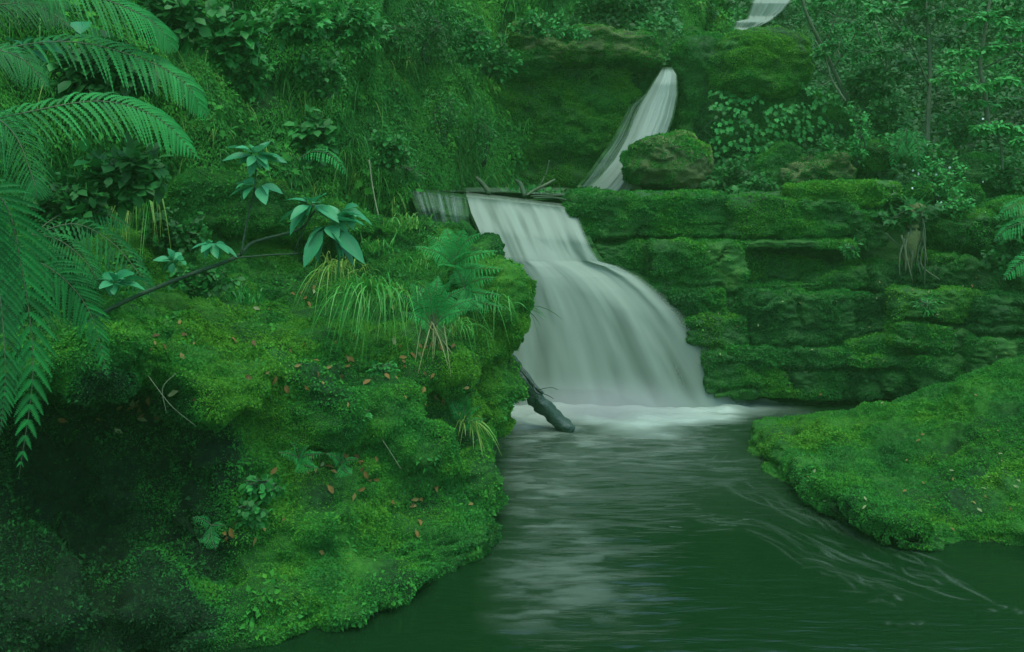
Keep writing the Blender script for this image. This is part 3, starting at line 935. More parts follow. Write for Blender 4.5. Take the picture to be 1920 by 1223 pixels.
def fall_alpha(U, Yp):
    lip = 368 + 22 * U
    a = 0.98 - 0.24 * smooth(0.66, 0.9, U) * smooth(560, 680, Yp)
    a = a - 0.42 * np.exp(-((U - 0.66 - 0.03 * np.sin(Yp / 60)) / 0.045) ** 2) * smooth(530, 620, Yp) - 0.34 * np.exp(-((U - 0.79) / 0.03) ** 2) * smooth(590, 700, Yp) - 0.22 * np.exp(-((U - 0.52) / 0.02) ** 2) * smooth(640, 700, Yp) - 0.22 * np.exp(-((U - 0.22) / 0.035) ** 2) * smooth(600, 660, Yp) * (1 - smooth(700, 740, Yp))
    a = a - 0.35 * np.exp(-((U - 0.48) / 0.16) ** 2) * np.exp(-((Yp - 420) / 28) ** 2) * np.clip(0.3 + np.sin(U * 46), 0, 1)
    a = a - 0.40 * np.exp(-((U - 0.16) / 0.10) ** 2) * np.exp(-((Yp - 405) / 26) ** 2) * np.clip(0.3 + np.sin(U * 40), 0, 1)
    a = a * smooth(0.0, 0.06 + 0.06 * smooth(490, 560, Yp), 1 - U)
    a = a * (0.22 + 0.78 * smooth(-12, 12, Yp - lip)) + 0.25 * smooth(715, 765, Yp)
    return a
sheet(np.concatenate([np.linspace(352, 520, 150), np.linspace(521, 800, 160)]), EL, ER, fall_depth, 220, fall_alpha, "waterfall", M['fall'],
      "wide white silky waterfall dropping over two steps into the pool", "waterfall", seed=71, ridge=0.035, back=0.22)
EL2, ER2 = ([350, 440], [766, 800]), ([350, 440], [872, 884])
sheet(np.linspace(350, 445, 60), EL2, ER2, lambda U, Y: (Y + 14 * U, 13.0 - 0.25 * smooth(0, 1, (Y - 356) / 40) + np.where(Y < 358, (358 - Y) * 0.1, 0)), 120,
      lambda U, Y: 0.10 + 0.30 * smooth(352, 362, Y) + 0 * U - 0.15 * smooth(380, 440, Y), "water_curtain", M['veil'],
      "thin streaky curtain of water over dark rock left of the main waterfall", "waterfall", seed=72, back=0.12)
# the upper fall
EL3, ER3 = ([126, 150, 180, 200, 230, 260, 300, 330, 350, 368], [1242, 1227, 1208, 1196, 1183, 1171, 1148, 1122, 1100, 1078]), ([126, 140, 180, 220, 260, 330, 368], [1260, 1269, 1270, 1262, 1248, 1217, 1200])
sheet(np.linspace(126, 368, 110), EL3, ER3, lambda U, Y: (Y, 16.4 - 0.8 * smooth(128, 370, Y) - 0.25 * np.sin(U * math.pi) - 0.3 * smooth(126, 160, Y)), 90,
      lambda U, Y: (0.95 - 0.35 * smooth(300, 350, Y) * smooth(.6, 0, U)) * smooth(0, .10, U) * smooth(0, .06, 1 - U) * smooth(124, 136, Y), "waterfall", M['chute'],
      "slanting white upper waterfall behind the round boulder", "waterfall", seed=73, ridge=0.03, back=0.25)
EL4, ER4 = ([170, 200, 260, 330, 365], [1215, 1180, 1150, 1100, 1070]), ([170, 200, 260, 330, 365], [1228, 1202, 1180, 1140, 1112])
sheet(np.linspace(175, 368, 80), EL4, ER4, lambda U, Y: (Y, 16.35 - 0.8 * smooth(128, 370, Y) + 0 * U), 60,
      lambda U, Y: 0.42 * smooth(0, .25, U) * smooth(0, .2, 1 - U) + 0 * Y, "water_veil", M['veil'],
      "thin grey veil of water sliding down rock left of the upper waterfall", "waterfall", seed=74, back=0.1)
# far cascade, two steps
EL5, ER5 = ([-40, 36, 40, 64], [1420, 1400, 1378, 1368]), ([-40, 20, 40, 64], [1520, 1470, 1445, 1400])
sheet(np.linspace(-40, 66, 70), EL5, ER5, lambda U, Y: (Y, 22.4 - 0.5 * smooth(30, 42, Y) - 0.5 * smooth(-6, 6, Y) - 0.3 * smooth(52, 58, Y)), 60,
      lambda U, Y: 0.9 * smooth(0, .12, U) * smooth(0, .12, 1 - U) - 0.25 * np.exp(-((Y - 47) / 4.) ** 2), "cascade", M['fall'],
      "small white stepped cascade far up the gorge above the mossy knob", "waterfall", seed=75, ridge=0.05, back=0.2)
# the shallow stream between the two falls
g = Geo()
sx = np.linspace(-1.5, 2.0, 120)
sy = np.linspace(13.7, 16.4, 90)
X, Y = np.meshgrid(sx, sy, indexing='ij')
st = np.stack([X.ravel(), Y.ravel(), 2.66 - 0.03 * X.ravel()], -1)
st[:, 2] += 0.008 * fbm(st * np.array([5, 9, 1]), 3, 81)
keepf = grid_faces(120, 90)
g.add(st, keepf, np.clip(0.1 + 0.2 * fbm(st * np.array([3, 8, 1]), 3, 82), 0, 0.5))
tag(g.build("stream_water", M['water']), kind='structure')
# ------------------------------------------------------------------ plant builders
BROAD = np.array([[0, 0, 0], [.22, .30, .05], [.58, .42, .04], [1, 0, -.14], [.58, -.42, .04], [.22, -.30, .05], [.22, 0, -.01], [.6, 0, -.03]])
BROADF = np.array([[0, 6, 1], [6, 7, 2], [6, 2, 1], [7, 3, 2], [0, 5, 6], [6, 5, 4], [6, 4, 7], [7, 4, 3]])
# a five-toothed leaf for maple-like undergrowth
LOBE = np.array([[0, 0, 0], [.15, .38, .04], [.42, .26, .03], [.62, .46, .0], [.68, .16, .02], [1, 0, -.1], [.68, -.16, .02], [.62, -.46, 0], [.42, -.26, .03], [.15, -.38, .04], [.45, 0, -.03]])
LOBEF = np.array([[0, 10, 1], [1, 10, 2], [2, 10, 3], [3, 10, 4], [4, 10, 5], [5, 10, 6], [6, 10, 7], [7, 10, 8], [8, 10, 9], [9, 10, 0]])
PINN = np.array([[0, 0, 0], [.35, .42, .05], [.8, .28, .02], [1, 0, -.08], [.8, -.28, .02], [.35, -.42, .05]])
PINNF = np.array([[0, 2, 1], [0, 3, 2], [0, 4, 3], [0, 5, 4]])

def frond(g, gr, pts, wid, n=34, hint=(0, -.5, 1), tint=.6, m=9, droop=.35, fwd=.45, start=.10, seed=0, rad=.0042, bw=.46, upfold=.1):
    """one fern frond: rachis through pts, pinnae both sides, each cut into leaflets"""
    rng = np.random.default_rng(seed)
    P = spline(pts, 90)
    T = nrm(np.gradient(P, axis=0))
    H = np.asarray(hint, float)
    Sd = nrm(np.cross(T, H[None]))
    Nn = np.cross(Sd, T)
    t = np.linspace(start, 0.995, n)
    ix = (t * 89).astype(int)
    sh = np.where(t < .34, np.clip((t - start * .5) / (.34 - start * .5), 0, 1) ** .55, 1 - np.clip((t - .34) / .66, 0, 1) ** 1.7) * .97 + .03
    for side in (-1, 1):
        L = wid * sh * rng.uniform(.9, 1.08, n)
        f = fwd + .5 * t ** 2
        D = nrm(Sd[ix] * side + T[ix] * f[:, None] + Nn[ix] * upfold + rng.normal(size=(n, 3)) * .05)
        u = np.linspace(0, 1, m)
        # points along each pinna, sagging
        B = P[ix][:, None] + D[:, None] * (L[:, None] * u[None])[:, :, None]
        B[:, :, 2] -= droop * L[:, None] * u[None] ** 2
        Tg = nrm(np.gradient(B, axis=1))
        Np = nrm(Nn[ix][:, None] - (Nn[ix][:, None] * Tg).sum(-1, keepdims=True) * Tg)
        Sp = np.cross(Np, Tg)
        # a blade along the midrib, lobed along both edges
        sp_ = np.linalg.norm(P[-1] - P[0]) * (0.99 - start) / n
        hw = np.minimum(np.maximum(bw * sp_, .004), L * .24)
        pr = np.clip(u / .08, .25, 1) * (1 - u ** 2.6 * .93)
        ww = hw[:, None] * pr[None] * rng.uniform(.85, 1.15, (n, m))
        tt = np.clip(tint + rng.normal(size=(n, 1)) * .09 + rng.normal(size=(n, m)) * .03 + 0.10 * (t[:, None] - .5), .02, .98)
        dl = L[:, None, None] / (m - 1) * Tg
        up2 = Np * (ww * .22)[..., None]
        parts = [B]
        for s2 in (-1, 1):
            parts += [B + Sp * (s2 * ww * .30)[..., None] + up2 * .6, B + Sp * (s2 * ww)[..., None] + dl * .75 + up2]
        V = np.stack(parts, 2)                      # n, m, 5: mid, notch-, lobe-, notch+, lobe+
        idx = np.arange(n * m * 5).reshape(n, m, 5)
        a_, c_ = idx[:, :-1], idx[:, 1:]
        for (o1, o2) in ((1, 2), (3, 4)):
            q1 = np.stack([a_[..., 0], a_[..., o1], c_[..., o1], c_[..., 0]], -1).reshape(-1, 4)
            q2 = np.stack([a_[..., o1], a_[..., o2], c_[..., o1]], -1).reshape(-1, 3)
            if (o1 == 1) ^ (side > 0):
                q1, q2 = q1[:, ::-1], q2[:, ::-1]
            n0 = g.n
            if o1 == 1:
                base_n = g.n
                g.add(V.reshape(-1, 3), q1, np.repeat(tt.ravel(), 5))
            else:
                g.l.append((q1 + base_n).ravel())
                g.t.append(np.full(len(q1), 4))
            g.l.append((q2 + base_n).ravel())
            g.t.append(np.full(len(q2), 3))
    gr.add_tube(P[::4], (rad, rad * .3), 5, .62)

def fern_thing(label, fronds, mat='fern', name="fern", cat="fern", group=None, **kw):
    """fronds: list of (px points with distance, width) -> one thing, every frond a part with its own rachis"""
    b = at(*fronds[0][0][0])
    root = empty(name, b, label, cat, group)
    for k, fr in enumerate(fronds):
        pts, wid = fr[0], fr[1]
        o = dict(kw)
        if len(fr) > 2:
            o.update(fr[2])
        g, gr = Geo(), Geo()
        frond(g, gr, [at(*p) for p in pts], wid, seed=k * 7 + len(label), **o)
        f = g.build("frond", M[mat], root, shade=False)
        r = gr.build("rachis", M['bark'], root)
        r.parent = f
    return root

def leaf_cloud(g, C, axis, n_per, size, rng, T=BROAD, TF=BROADF, tint=.5, droop=.35, spread=1.0, asp=1.0, tvar=.1, flat=0.0):
    """n_per leaves round each twig end C, fanning out along axis"""
    n = len(C) * n_per
    P = np.repeat(C, n_per, 0)
    A = np.repeat(axis, n_per, 0)
    D = rnd_dirs(n, rng)
    D[:, 2] *= (1 - flat)
    X = nrm(A * .6 + D * spread + np.array([0, 0, -droop]))
    up = np.array([0, 0, 1.0]) + rng.normal(size=(n, 3)) * .35 + np.array([0, -.25, 0])
    Y, Z = basis(X, rng, up)
    sz = size * rng.uniform(.55, 1.25, n)
    base = np.repeat(rng.normal(size=len(C)) * tvar, n_per)
    g.add_inst(T, TF, P - A * (rng.random(n) * size * 1.6)[:, None] + X * (sz * .15)[:, None], X, Y, Z, sz, sz * asp * rng.uniform(.8, 1.1, n), np.clip(tint + base + rng.normal(size=n) * .08, .02, .98))

def shrub(label, px, py, Y, rx, ry, rd=None, twigs=60, n_per=9, size=.07, T='broad', tint=.5, seed=0, name="shrub", cat="shrub", mat='leaf', droop=.35, asp=.9, group=None, foot=None, flat=0.0, stems=5, shell=.45, spread=1.0):
    """a bush: stems from its foot and leaves round the twig ends; rx, ry in pixels of the photograph"""
    rng = np.random.default_rng(1000 + seed)
    s = Y / FPX
    c = at(px, py, Y)
    rr = np.array([rx * s, (rd if rd else (rx + ry) * .5 * s * .8), ry * s])
    d = rnd_dirs(twigs, rng)
    r = rng.random(twigs) ** shell
    C = c + d * r[:, None] * rr
    C += 0.25 * rr.min() * np.stack([noise3(C * 5, seed), noise3(C * 5, seed + 1), noise3(C * 5, seed + 2)], -1)
    ft = c - np.array([0, -rr[1] * .5, rr[2] * 1.05]) if foot is None else at(*foot)
    root = empty(name, ft, label, cat, group)
    ax = nrm(C - (c - np.array([0, 0, rr[2] * .8])))
    g = Geo()
    TT, TF = {'broad': (BROAD, BROADF), 'lobe': (LOBE, LOBEF), 'small': (LEAF2, LEAF2F)}[T]
    leaf_cloud(g, C, ax, n_per, size, rng, TT, TF, tint, droop, spread, asp, flat=flat)
    g.build("crown", M[mat], root, shade=False)
    g = Geo()
    fk = C[rng.permutation(twigs)[:max(stems * 4, 6)]]
    for k in range(stems):
        e = c + rnd_dirs(1, rng)[0] * rr * .35
        mid = (ft + e) / 2 + rng.normal(size=3) * rr * .15
        g.add_tube([ft, mid, e], (.012 + .01 * rr.max(), .006), 5, .3, n=8)
        for q in fk[k::stems]:
            g.add_tube([e, (e + q) / 2 + rng.normal(size=3) * rr * .08, q], (.006, .0025), 4, .45, n=6)
    g.build("stem", M['bark'], root)
    return root

def blades(g, base, n, L, rng, lean=(0, 0, 1), spread=.6, droop=.9, wid=.006, tint=.5, seg=7, tvar=.12, radius=.04):
    """n grass blades from one foot"""
    lean = np.asarray(lean, float)
    B = base + rng.normal(size=(n, 3)) * np.array([radius, radius, radius * .3])
    D = nrm(lean + rnd_dirs(n, rng) * spread)
    ln = L * rng.uniform(.5, 1.15, n)
    u = np.linspace(0, 1, seg)
    P = B[:, None] + D[:, None] * (ln[:, None] * u[None])[:, :, None]
    P[:, :, 2] -= (droop * rng.uniform(.6, 1.3, n))[:, None] * ln[:, None] * u[None] ** 2.2
    P += D[:, None] * 0
    T = nrm(np.gradient(P, axis=1))
    S_ = nrm(np.cross(T, np.array([0, 0.3, 1.0])[None, None] + rng.normal(size=(n, 1, 3)) * .4))
    wv = (wid * (1 - u ** 1.6) + .0008)[None, :, None]
    V = np.stack([P - S_ * wv, P + S_ * wv], 2).reshape(n, seg * 2, 3)
    F = np.array([[2 * i, 2 * i + 1, 2 * i + 3, 2 * i + 2] for i in range(seg - 1)])
    FF = (F[None] + (np.arange(n) * seg * 2)[:, None, None]).reshape(-1, 4)
    g.add(V.reshape(-1, 3), FF, np.repeat(np.clip(tint + rng.normal(size=n) * tvar, .02, .98), seg * 2))

def tuft(label, px, py, Y, n, L, seed, tint=.5, name="grass_tuft", cat="grass tuft", group=None, **kw):
    rng = np.random.default_rng(2000 + seed)
    g = Geo()
    b = at(px, py, Y)
    blades(g, b, n, L, rng, tint=tint, **kw)
    o = g.build(name, M['grass'], None)
    return tag(o, label, cat, group)

# ------------------------------------------------------------------ plant cover on the cliff and the hillside (nobody could count it)
def cover(name, V, F, specs, seed, mat):
    rng = np.random.default_rng(seed)
    N = vnormals(V, F)
    g = Geo()
    for dens, size, Tk, TFk, tint, lift, droop, freq, cut, asp in specs:
        got = sample(V, F, N, dens, rng)
        P, NN = got
        ok = fbm(P * freq, 3, seed + int(size * 999)) + rng.normal(size=len(P)) * .12 > cut
        if name == "hillside_foliage":
            ok &= P[:, 1] > 14.9 + .4 * noise3(P, 3)
        P, NN = P[ok], NN[ok]
        n = len(P)
        X = nrm(NN * lift + rnd_dirs(n, rng) * .75 + np.array([0, 0, -droop]))
        Y, Z = basis(X, rng, NN + np.array([0, -.2, .5]) + rnd_dirs(n, rng) * .35)
        sz = size * rng.uniform(.5, 1.35, n)
        t = tint + .26 * fbm(P * 0.8, 3, seed + 5) + .12 * fbm(P * 3.5, 2, seed + 6) + rng.normal(size=n) * .07
        off = rng.random(n) * size * 1.2
        g.add_inst(Tk, TFk, P + NN * (off - size * .2)[:, None], X, Y, Z, sz, sz * asp, np.clip(t, .02, .98))
    return tag(g.build(name, M[mat], None, shade=False), kind='stuff')
cover("cliff_foliage", CLV, CLF, [
    (5200, .042, LEAF2, LEAF2F, .58, .45, 1.1, 1.0, -.9, .36),
    (420, .075, BROAD, BROADF, .56, .5, .7, 1.1, .22, .6),
    (120, .10, LOBE, LOBEF, .58, .6, .6, .9, .30, .8)], 901, 'moss')
cover("hillside_foliage", Hh, Hf, [
    (420, .10, BROAD, BROADF, .42, .7, .4, .9, -.5, .8),
    (420, .07, LEAF2, LEAF2F, .40, .7, .5, 1.2, -.8, .5)], 902, 'leaf')
# long hanging grass on the cliff
rng = np.random.default_rng(77)
Nn_ = vnormals(CLV, CLF)
P_, N_ = sample(CLV, CLF, Nn_, 16, rng)
ok = (fbm(P_ * .9, 2, 78) > -.15) & (P_[:, 2] > 2.3)
g = Geo()
for p, n in zip(P_[ok], N_[ok]):
    blades(g, p, 7, rng.uniform(.10, .36), rng, lean=n * .8 + np.array([0, 0, .2]), spread=.9, droop=1.5, wid=.0045, tint=rng.uniform(.3, .85), seg=6)
tag(g.build("hanging_grass", M['grass'], None), kind='stuff')

# ------------------------------------------------------------------ the tree fern whose fronds hang in from the near side
fern_thing("tree fern arching bright green fronds in over the upper bank", [
    ([(-160, 260, 4.3), (30, 215, 4.45), (190, 190, 4.6), (300, 225, 4.7), (374, 300, 4.75)], .21, dict(tint=0.64)),
    ([(-120, 120, 4.6), (100, 78, 4.75), (250, 105, 4.85), (345, 155, 4.9), (390, 226, 4.95)], .19, dict(tint=0.56)),
    ([(-60, -60, 4.5), (110, -25, 4.7), (220, 8, 4.8), (290, 45, 4.9), (330, 98, 4.95)], .20, dict(tint=0.54)),
    ([(-150, 60, 4.8), (-20, 12, 4.9), (70, 12, 5.0), (140, 55, 5.0)], .17, dict(tint=0.26)),
    ([(-150, 280, 4.2), (-40, 215, 4.25), (25, 250, 4.3), (60, 330, 4.3), (70, 372, 4.3)], .17, dict(tint=0.39)),
    ([(-140, 130, 4.2), (-30, 95, 4.3), (40, 110, 4.35), (90, 165, 4.35)], .15, dict(tint=0.39)),
    ([(-100, -90, 4.6), (0, -50, 4.7), (80, -20, 4.8), (130, 20, 4.8)], .17, dict(tint=0.46)),
], name="tree_fern", cat="tree fern", n=42, m=15, droop=.48, fwd=.65, hint=(.15, -.75, .75))
fern_thing("tree fern hanging long dark green fronds down past the dark hollow", [
    ([(-120, 330, 4.0), (0, 370, 4.1), (40, 500, 4.15), (62, 690, 4.15), (34, 905, 4.1)], .20, dict(tint=0.50, n=30)),
    ([(-100, 440, 4.4), (20, 470, 4.5), (110, 515, 4.55), (170, 590, 4.6), (204, 712, 4.6)], .17, dict(tint=0.44, n=36)),
    ([(-140, 300, 3.8), (-40, 380, 3.85), (-5, 520, 3.9), (10, 690, 3.9), (0, 820, 3.9)], .15, dict(tint=0.32)),
    ([(-150, 380, 4.3), (-40, 420, 4.35), (10, 540, 4.4), (20, 640, 4.4)], .16, dict(tint=0.24)),
], name="tree_fern", cat="tree fern", n=40, m=15, droop=.30, fwd=.8, hint=(.1, -1, .35))
fern_thing("dim fern drooping behind the long branch at the back of the bank", [
    ([(60, 440, 6.6), (140, 420, 6.7), (210, 455, 6.8), (262, 515, 6.8), (285, 555, 6.8)], .17),
    ([(60, 440, 6.6), (120, 400, 6.9), (190, 400, 7.0), (250, 430, 7.1)], .15),
    ([(60, 440, 6.6), (110, 450, 6.5), (160, 490, 6.5), (190, 540, 6.5)], .15)], tint=.42, n=28, m=6, droop=.7, hint=(0, -.8, .6))

# ------------------------------------------------------------------ the broad-leaved plant over the bank
def leaf_obj(base, tip, width, root, tint, roll=0.0, arch=.12, mat='pale'):
    """one large leaf as a mesh of its own: arched, folded along its midrib, with a stalk"""
    b, e = np.asarray(base), np.asarray(tip)
    d = e - b
    L = np.linalg.norm(d)
    X = d / L
    up = np.array([0.25 * math.sin(roll), -.22, 1.0])
    Y = nrm(np.cross(up, X))
    Z = np.cross(X, Y)
    Y = Y * math.cos(roll) + Z * math.sin(roll)
    Z = np.cross(X, Y)
    n, k = 12, 5
    u = np.linspace(0, 1, n)
    prof = np.sin(np.pi * np.clip((u - .12) / .88, 0, 1) ** .8) ** .9 * .5 + .012
    v = np.linspace(-1, 1, k)
    Uu, Vv = np.meshgrid(u, v, indexing='ij')
    W_ = prof[:, None] * Vv * width * (1 + .05 * np.sin(Uu * 40))
    z = arch * L * (np.sin(Uu * math.pi) * .8) + np.abs(Vv) ** 1.2 * prof[:, None] * width * .32 + .012 * L * np.sin(Uu * 34) * np.abs(Vv)
    V = b + X * (Uu * L)[..., None] + Y * W_[..., None] + Z * z[..., None]
    g = Geo()
    g.add(V.reshape(-1, 3), grid_faces(n, k), np.clip(tint + .10 * (np.abs(Vv) < .1).ravel() * -1, 0, 1))
    return g.build("leaf", M[mat], root)

root = empty("broadleaf_plant", at(205, 590, 6.5), "young plant with broad pale green leaves on a long slanting branch above the bank", "plant")
g = Geo()
g.add_tube([at(150, 615, 6.6), at(225, 570, 6.5), at(330, 525, 6.5), at(440, 484, 6.5), at(475, 455, 6.55), at(560, 430, 6.5), at(590, 395, 6.45)], (.016, .013, .007), 7, .2, n=40)
bstem = g.build("branch", M['bark'], root)
g = Geo()
g.add_tube([at(452, 480, 6.5), at(462, 420, 6.5), at(478, 350, 6.5), at(479, 292, 6.5)], (.009, .005), 6, .25, n=20)
g.build("branch", M['bark'], root)
g = Geo()
g.add_tube([at(560, 476, 6.45), at(552, 470, 6.45), at(575, 420, 6.42), at(588, 380, 6.4)], (.007, .004), 6, .3, n=16)
g.add_tube([at(440, 484, 6.5), at(510, 478, 6.45), at(560, 476, 6.45)], (.007, .005), 6, .3, n=12)
g.build("branch", M['bark'], root)
rngl = random.Random(4)
clusters = [
    (479, 290, 6.5, [(412, 275), (403, 305), (513, 260), (552, 309), (540, 303), (440, 312), (509, 327), (466, 342), (464, 266)], 34),
    (483, 346, 6.5, [(415, 376), (541, 368), (446, 384), (502, 393), (430, 345)], 34),
    (586, 382, 6.4, [(508, 425), (535, 455), (520, 375), (572, 423), (665, 428), (645, 420), (670, 455), (618, 360)], 40),
    (612, 420, 6.38, [(638, 498), (676, 520), (700, 513), (594, 508), (570, 470), (560, 520), (634, 552), (690, 400), (700, 425), (655, 475)], 44),
    (640, 395, 6.45, [(690, 405), (712, 430), (680, 385), (668, 440)], 34),
    (400, 455, 6.5, [(372, 463), (436, 470), (415, 490), (455, 490), (380, 492), (350, 470)], 26),
    (325, 490, 6.5, [(278, 488), (302, 515), (322, 520), (352, 500), (342, 470), (312, 460)], 28),
    (215, 530, 6.5, [(168, 525), (190, 508), (240, 540), (262, 510), (205, 560), (178, 545), (246, 500), (285, 548), (300, 530)], 38),
    (50, 90, 4.9, [(140, 105), (95, 125), (60, 62), (0, 70), (120, 82), (20, 110)], 40),
    (150, 70, 4.9, [(158, 35), (165, 70)], 60)]
for ci, (cx, cy, cY, tips, wpx) in enumerate(clusters):
    if ci == 8:
        root = empty("leafy_shoot", at(20, 105, 4.9), "pale long-leaved shoot poking out between the upper tree fern fronds", "plant")
        g = Geo()
        g.add_tube([at(-30, 130, 4.95), at(20, 108, 4.9), at(50, 90, 4.9), at(150, 70, 4.9)], (.008, .004), 6, .3, n=14)
        g.build("stem", M['bark'], root)
    tips = list(tips)
    if ci < 8:
        tips += [(cx + (tx - cx) * rngl.uniform(.45, .8) + rngl.uniform(-14, 14), cy + (ty - cy) * rngl.uniform(.45, .8) + rngl.uniform(-10, 16)) for tx, ty in tips]
    for (tx, ty) in tips:
        dY = rngl.uniform(-.16, .14)
        leaf_obj(at(cx + (tx - cx) * .06, cy + (ty - cy) * .06, cY), at(cx + (tx - cx) * .82, cy + (ty - cy) * .82, cY + dY), wpx * .62 / FPX * cY * rngl.uniform(.7, 1.1), root, rngl.uniform(.35, .98), rngl.uniform(-.6, .6), rngl.uniform(.03, .14))

# ------------------------------------------------------------------ ferns and grass on the bank
def upright_fern(label, px, py, Y, tips, wid, tint=.7, skirt=0, seed=0, n=22, m=7, stalk=.3):
    fr = []
    for k, (tx, ty, dy) in enumerate(tips):
        mx, my = px + (tx - px) * .42, py + (ty - py) * .72
        fr.append(([(px, py, Y), (px + (tx - px) * .15, py + (ty - py) * .38, Y + dy * .2), (mx, my, Y + dy * .5), (tx, ty, Y + dy)], wid, dict(start=stalk)))
    r = fern_thing(label, fr, tint=tint, n=n, m=m, droop=.35, hint=(0, -.7, .9), rad=.005)
    if skirt:
        rng = np.random.default_rng(seed)
        g = Geo()
        blades(g, at(px, py - 12, Y), skirt, .38, rng, lean=(0, -.2, -.55), spread=.55, droop=.3, wid=.005, tint=.95, radius=.05)
        g.build("dead_frond", M['dead'], r)
    return r
upright_fern("small upright crown fern with a skirt of dead stalks on the bank", 812, 618, 8.6, [(742, 548, -.1), (768, 530, .1), (795, 521, -.2), (822, 516, .2), (850, 523, -.15), (872, 538, .1), (905, 556, 0), (885, 580, -.3), (748, 585, -.25)], .14, .66, 46, 3)
upright_fern("feathery fern at the crest of the bank beside the falling water", 850, 500, 9.6, [(775, 462, -.2), (800, 440, .2), (835, 428, .1), (872, 430, 0), (905, 436, -.2), (938, 470, -.3), (950, 505, -.3), (830, 495, -.5), (880, 470, -.4)], .17, .72, 0, 4, stalk=.12)
upright_fern("fern hanging over the edge of the bank below the crest fern", 870, 540, 9.3, [(905, 500, -.2), (935, 520, -.2), (945, 555, -.3), (905, 580, -.4), (850, 505, .1), (955, 580, -.2)], .14, .6, 0, 5, stalk=.1)
upright_fern("small fern sprouting low on the bank edge beside the sunken log", 868, 800, 8.5, [(835, 745, .1), (880, 738, -.1), (905, 760, -.2), (915, 785, -.2), (850, 770, -.2)], .08, .6, 0, 6, n=16, m=5, stalk=.2)
upright_fern("little fern on the mossy face above the pool", 560, 860, 7.0, [(520, 848, -.15), (545, 830, -.1), (580, 836, -.1), (610, 850, -.15), (600, 880, -.25)], .08, .62, 0, 7, n=16, m=5, stalk=.15)
upright_fern("tiny fern leaning out of the moss below the fallen leaves", 640, 870, 7.1, [(610, 850, -.1), (650, 842, -.1), (672, 860, -.15), (660, 890, -.2)], .07, .55, 0, 8, n=14, m=5, stalk=.15)
upright_fern("tiny dark fern at the rim of the dark hollow", 395, 985, 6.3, [(360, 970, -.1), (385, 1020, -.15), (405, 1030, -.2), (420, 985, -.1)], .06, .45, 0, 9, n=14, m=5, stalk=.15)
fern_thing("single pale arching fern frond against the cliff behind the broadleaf plant", [([(555, 300, 9.5), (590, 284, 9.4), (625, 295, 9.3), (655, 335, 9.3)], .10)], tint=.7, n=22, m=5, droop=.5, hint=(0, -.7, .8))
tuft("dense grass tuft spilling over the bank below the broad leaves", 690, 545, 8.4, 150, .55, 1, .60, lean=(-.1, -.5, .7), spread=.55, droop=1.1, wid=.006, radius=.09)
tuft("long drooping grass on the bank edge left of the crown fern", 735, 555, 8.7, 110, .52, 2, .68, lean=(0, -.5, .7), spread=.5, droop=1.15, wid=.006, radius=.1)
tuft("bluish grass tuft on the bank crest behind the mossy slope", 455, 565, 8.1, 80, .24, 3, .42, spread=.4, droop=.6, wid=.006, radius=.06)
tuft("yellowish hanging grass clump on the cliff above the bank", 268, 345, 8.6, 130, .42, 4, .85, lean=(0, -.6, .2), spread=.4, droop=1.3, wid=.006, radius=.07)
tuft("bright short grass tuft beside the left curtain of water", 760, 425, 10.9, 110, .26, 5, .72, spread=.5, droop=.5, wid=.006, radius=.12)
tuft("short grass tuft on the crest left of the feathery fern", 700, 470, 10.4, 90, .30, 6, .6, spread=.6, droop=.7, wid=.006, radius=.1)
tuft("straw coloured tuft on the bank corner beside the waterfall", 935, 505, 9.9, 70, .26, 7, .98, lean=(.3, -.3, .5), spread=.5, droop=1.2, wid=.005, radius=.06)
tuft("pale grass tuft low on the bank edge near the pool", 880, 792, 8.55, 46, .30, 8, .92, lean=(.25, -.5, .5), spread=.45, droop=1.0, wid=.006, radius=.03)
tuft("few long blades arching out in front of the waterfall", 972, 578, 9.75, 7, .42, 9, .25, lean=(.9, -.2, .25), spread=.22, droop=.75, wid=.007, radius=.015)
tuft("grass fringe hanging over the bank edge below the crest", 900, 560, 9.5, 120, .32, 10, .55, lean=(.2, -.5, .3), spread=.6, droop=1.0, wid=.005, radius=.14)
tuft("fine grass growing right of the crown fern", 855, 610, 8.9, 80, .30, 11, .7, lean=(.2, -.4, .6), spread=.5, droop=1.1, wid=.005, radius=.06)
tuft("thin grass on the bank shoulder behind the crown fern", 800, 500, 9.6, 100, .30, 12, .6, spread=.6, droop=.8, wid=.005, radius=.12)
tuft("sparse dry grass hanging under the broadleaf plant", 640, 500, 8.9, 70, .36, 13, .95, lean=(0, -.5, .5), spread=.6, droop=1.2, wid=.005, radius=.1)
# ------------------------------------------------------------------ the log and driftwood
log = empty("sunken_log", at(1052, 795, 11.35), "dark wet log slanting out of the pool against the waterfall", "log")
g = Geo()
g.add_tube([at(945, 672, 11.25), at(975, 712, 11.25), at(1005, 745, 11.25), at(1035, 778, 11.25), at(1066, 812, 11.25)], (.10, .095, .098, .088, .09), 26, .3, n=60)
V_ = g.v[0]
g.v[0] = V_ + 0.03 * np.stack([fbm(V_ * 5, 3, 1), fbm(V_ * 5, 3, 2), fbm(V_ * 5, 3, 3)], -1) + 0.012 * np.stack([noise3(V_ * np.array([22, 22, 9]), 4)] * 3, -1)
g.build("trunk", M['wetlog'], log)
for pts, r in [([(962, 678, 11.15), (985, 700, 11.1), (1000, 722, 11.05), (1018, 738, 11.0)], (.022, .03, .018)), ([(1000, 722, 11.05), (1004, 735, 11.0), (1016, 741, 11.0)], (.016, .01)),
               ([(960, 676, 11.1), (978, 696, 11.05), (992, 712, 11.0)], (.014, .01)), ([(1008, 732, 11.0), (1022, 728, 10.95), (1036, 727, 10.95), (1046, 731, 10.95)], (.005, .003)), ([(1018, 738, 11.0), (1030, 743, 10.95), (1038, 748, 10.95)], (.005, .003))]:
    g = Geo()
    g.add_tube([at(*p) for p in pts], r, 6, .15, n=10)
    g.build("branch", M['wetlog'], log)

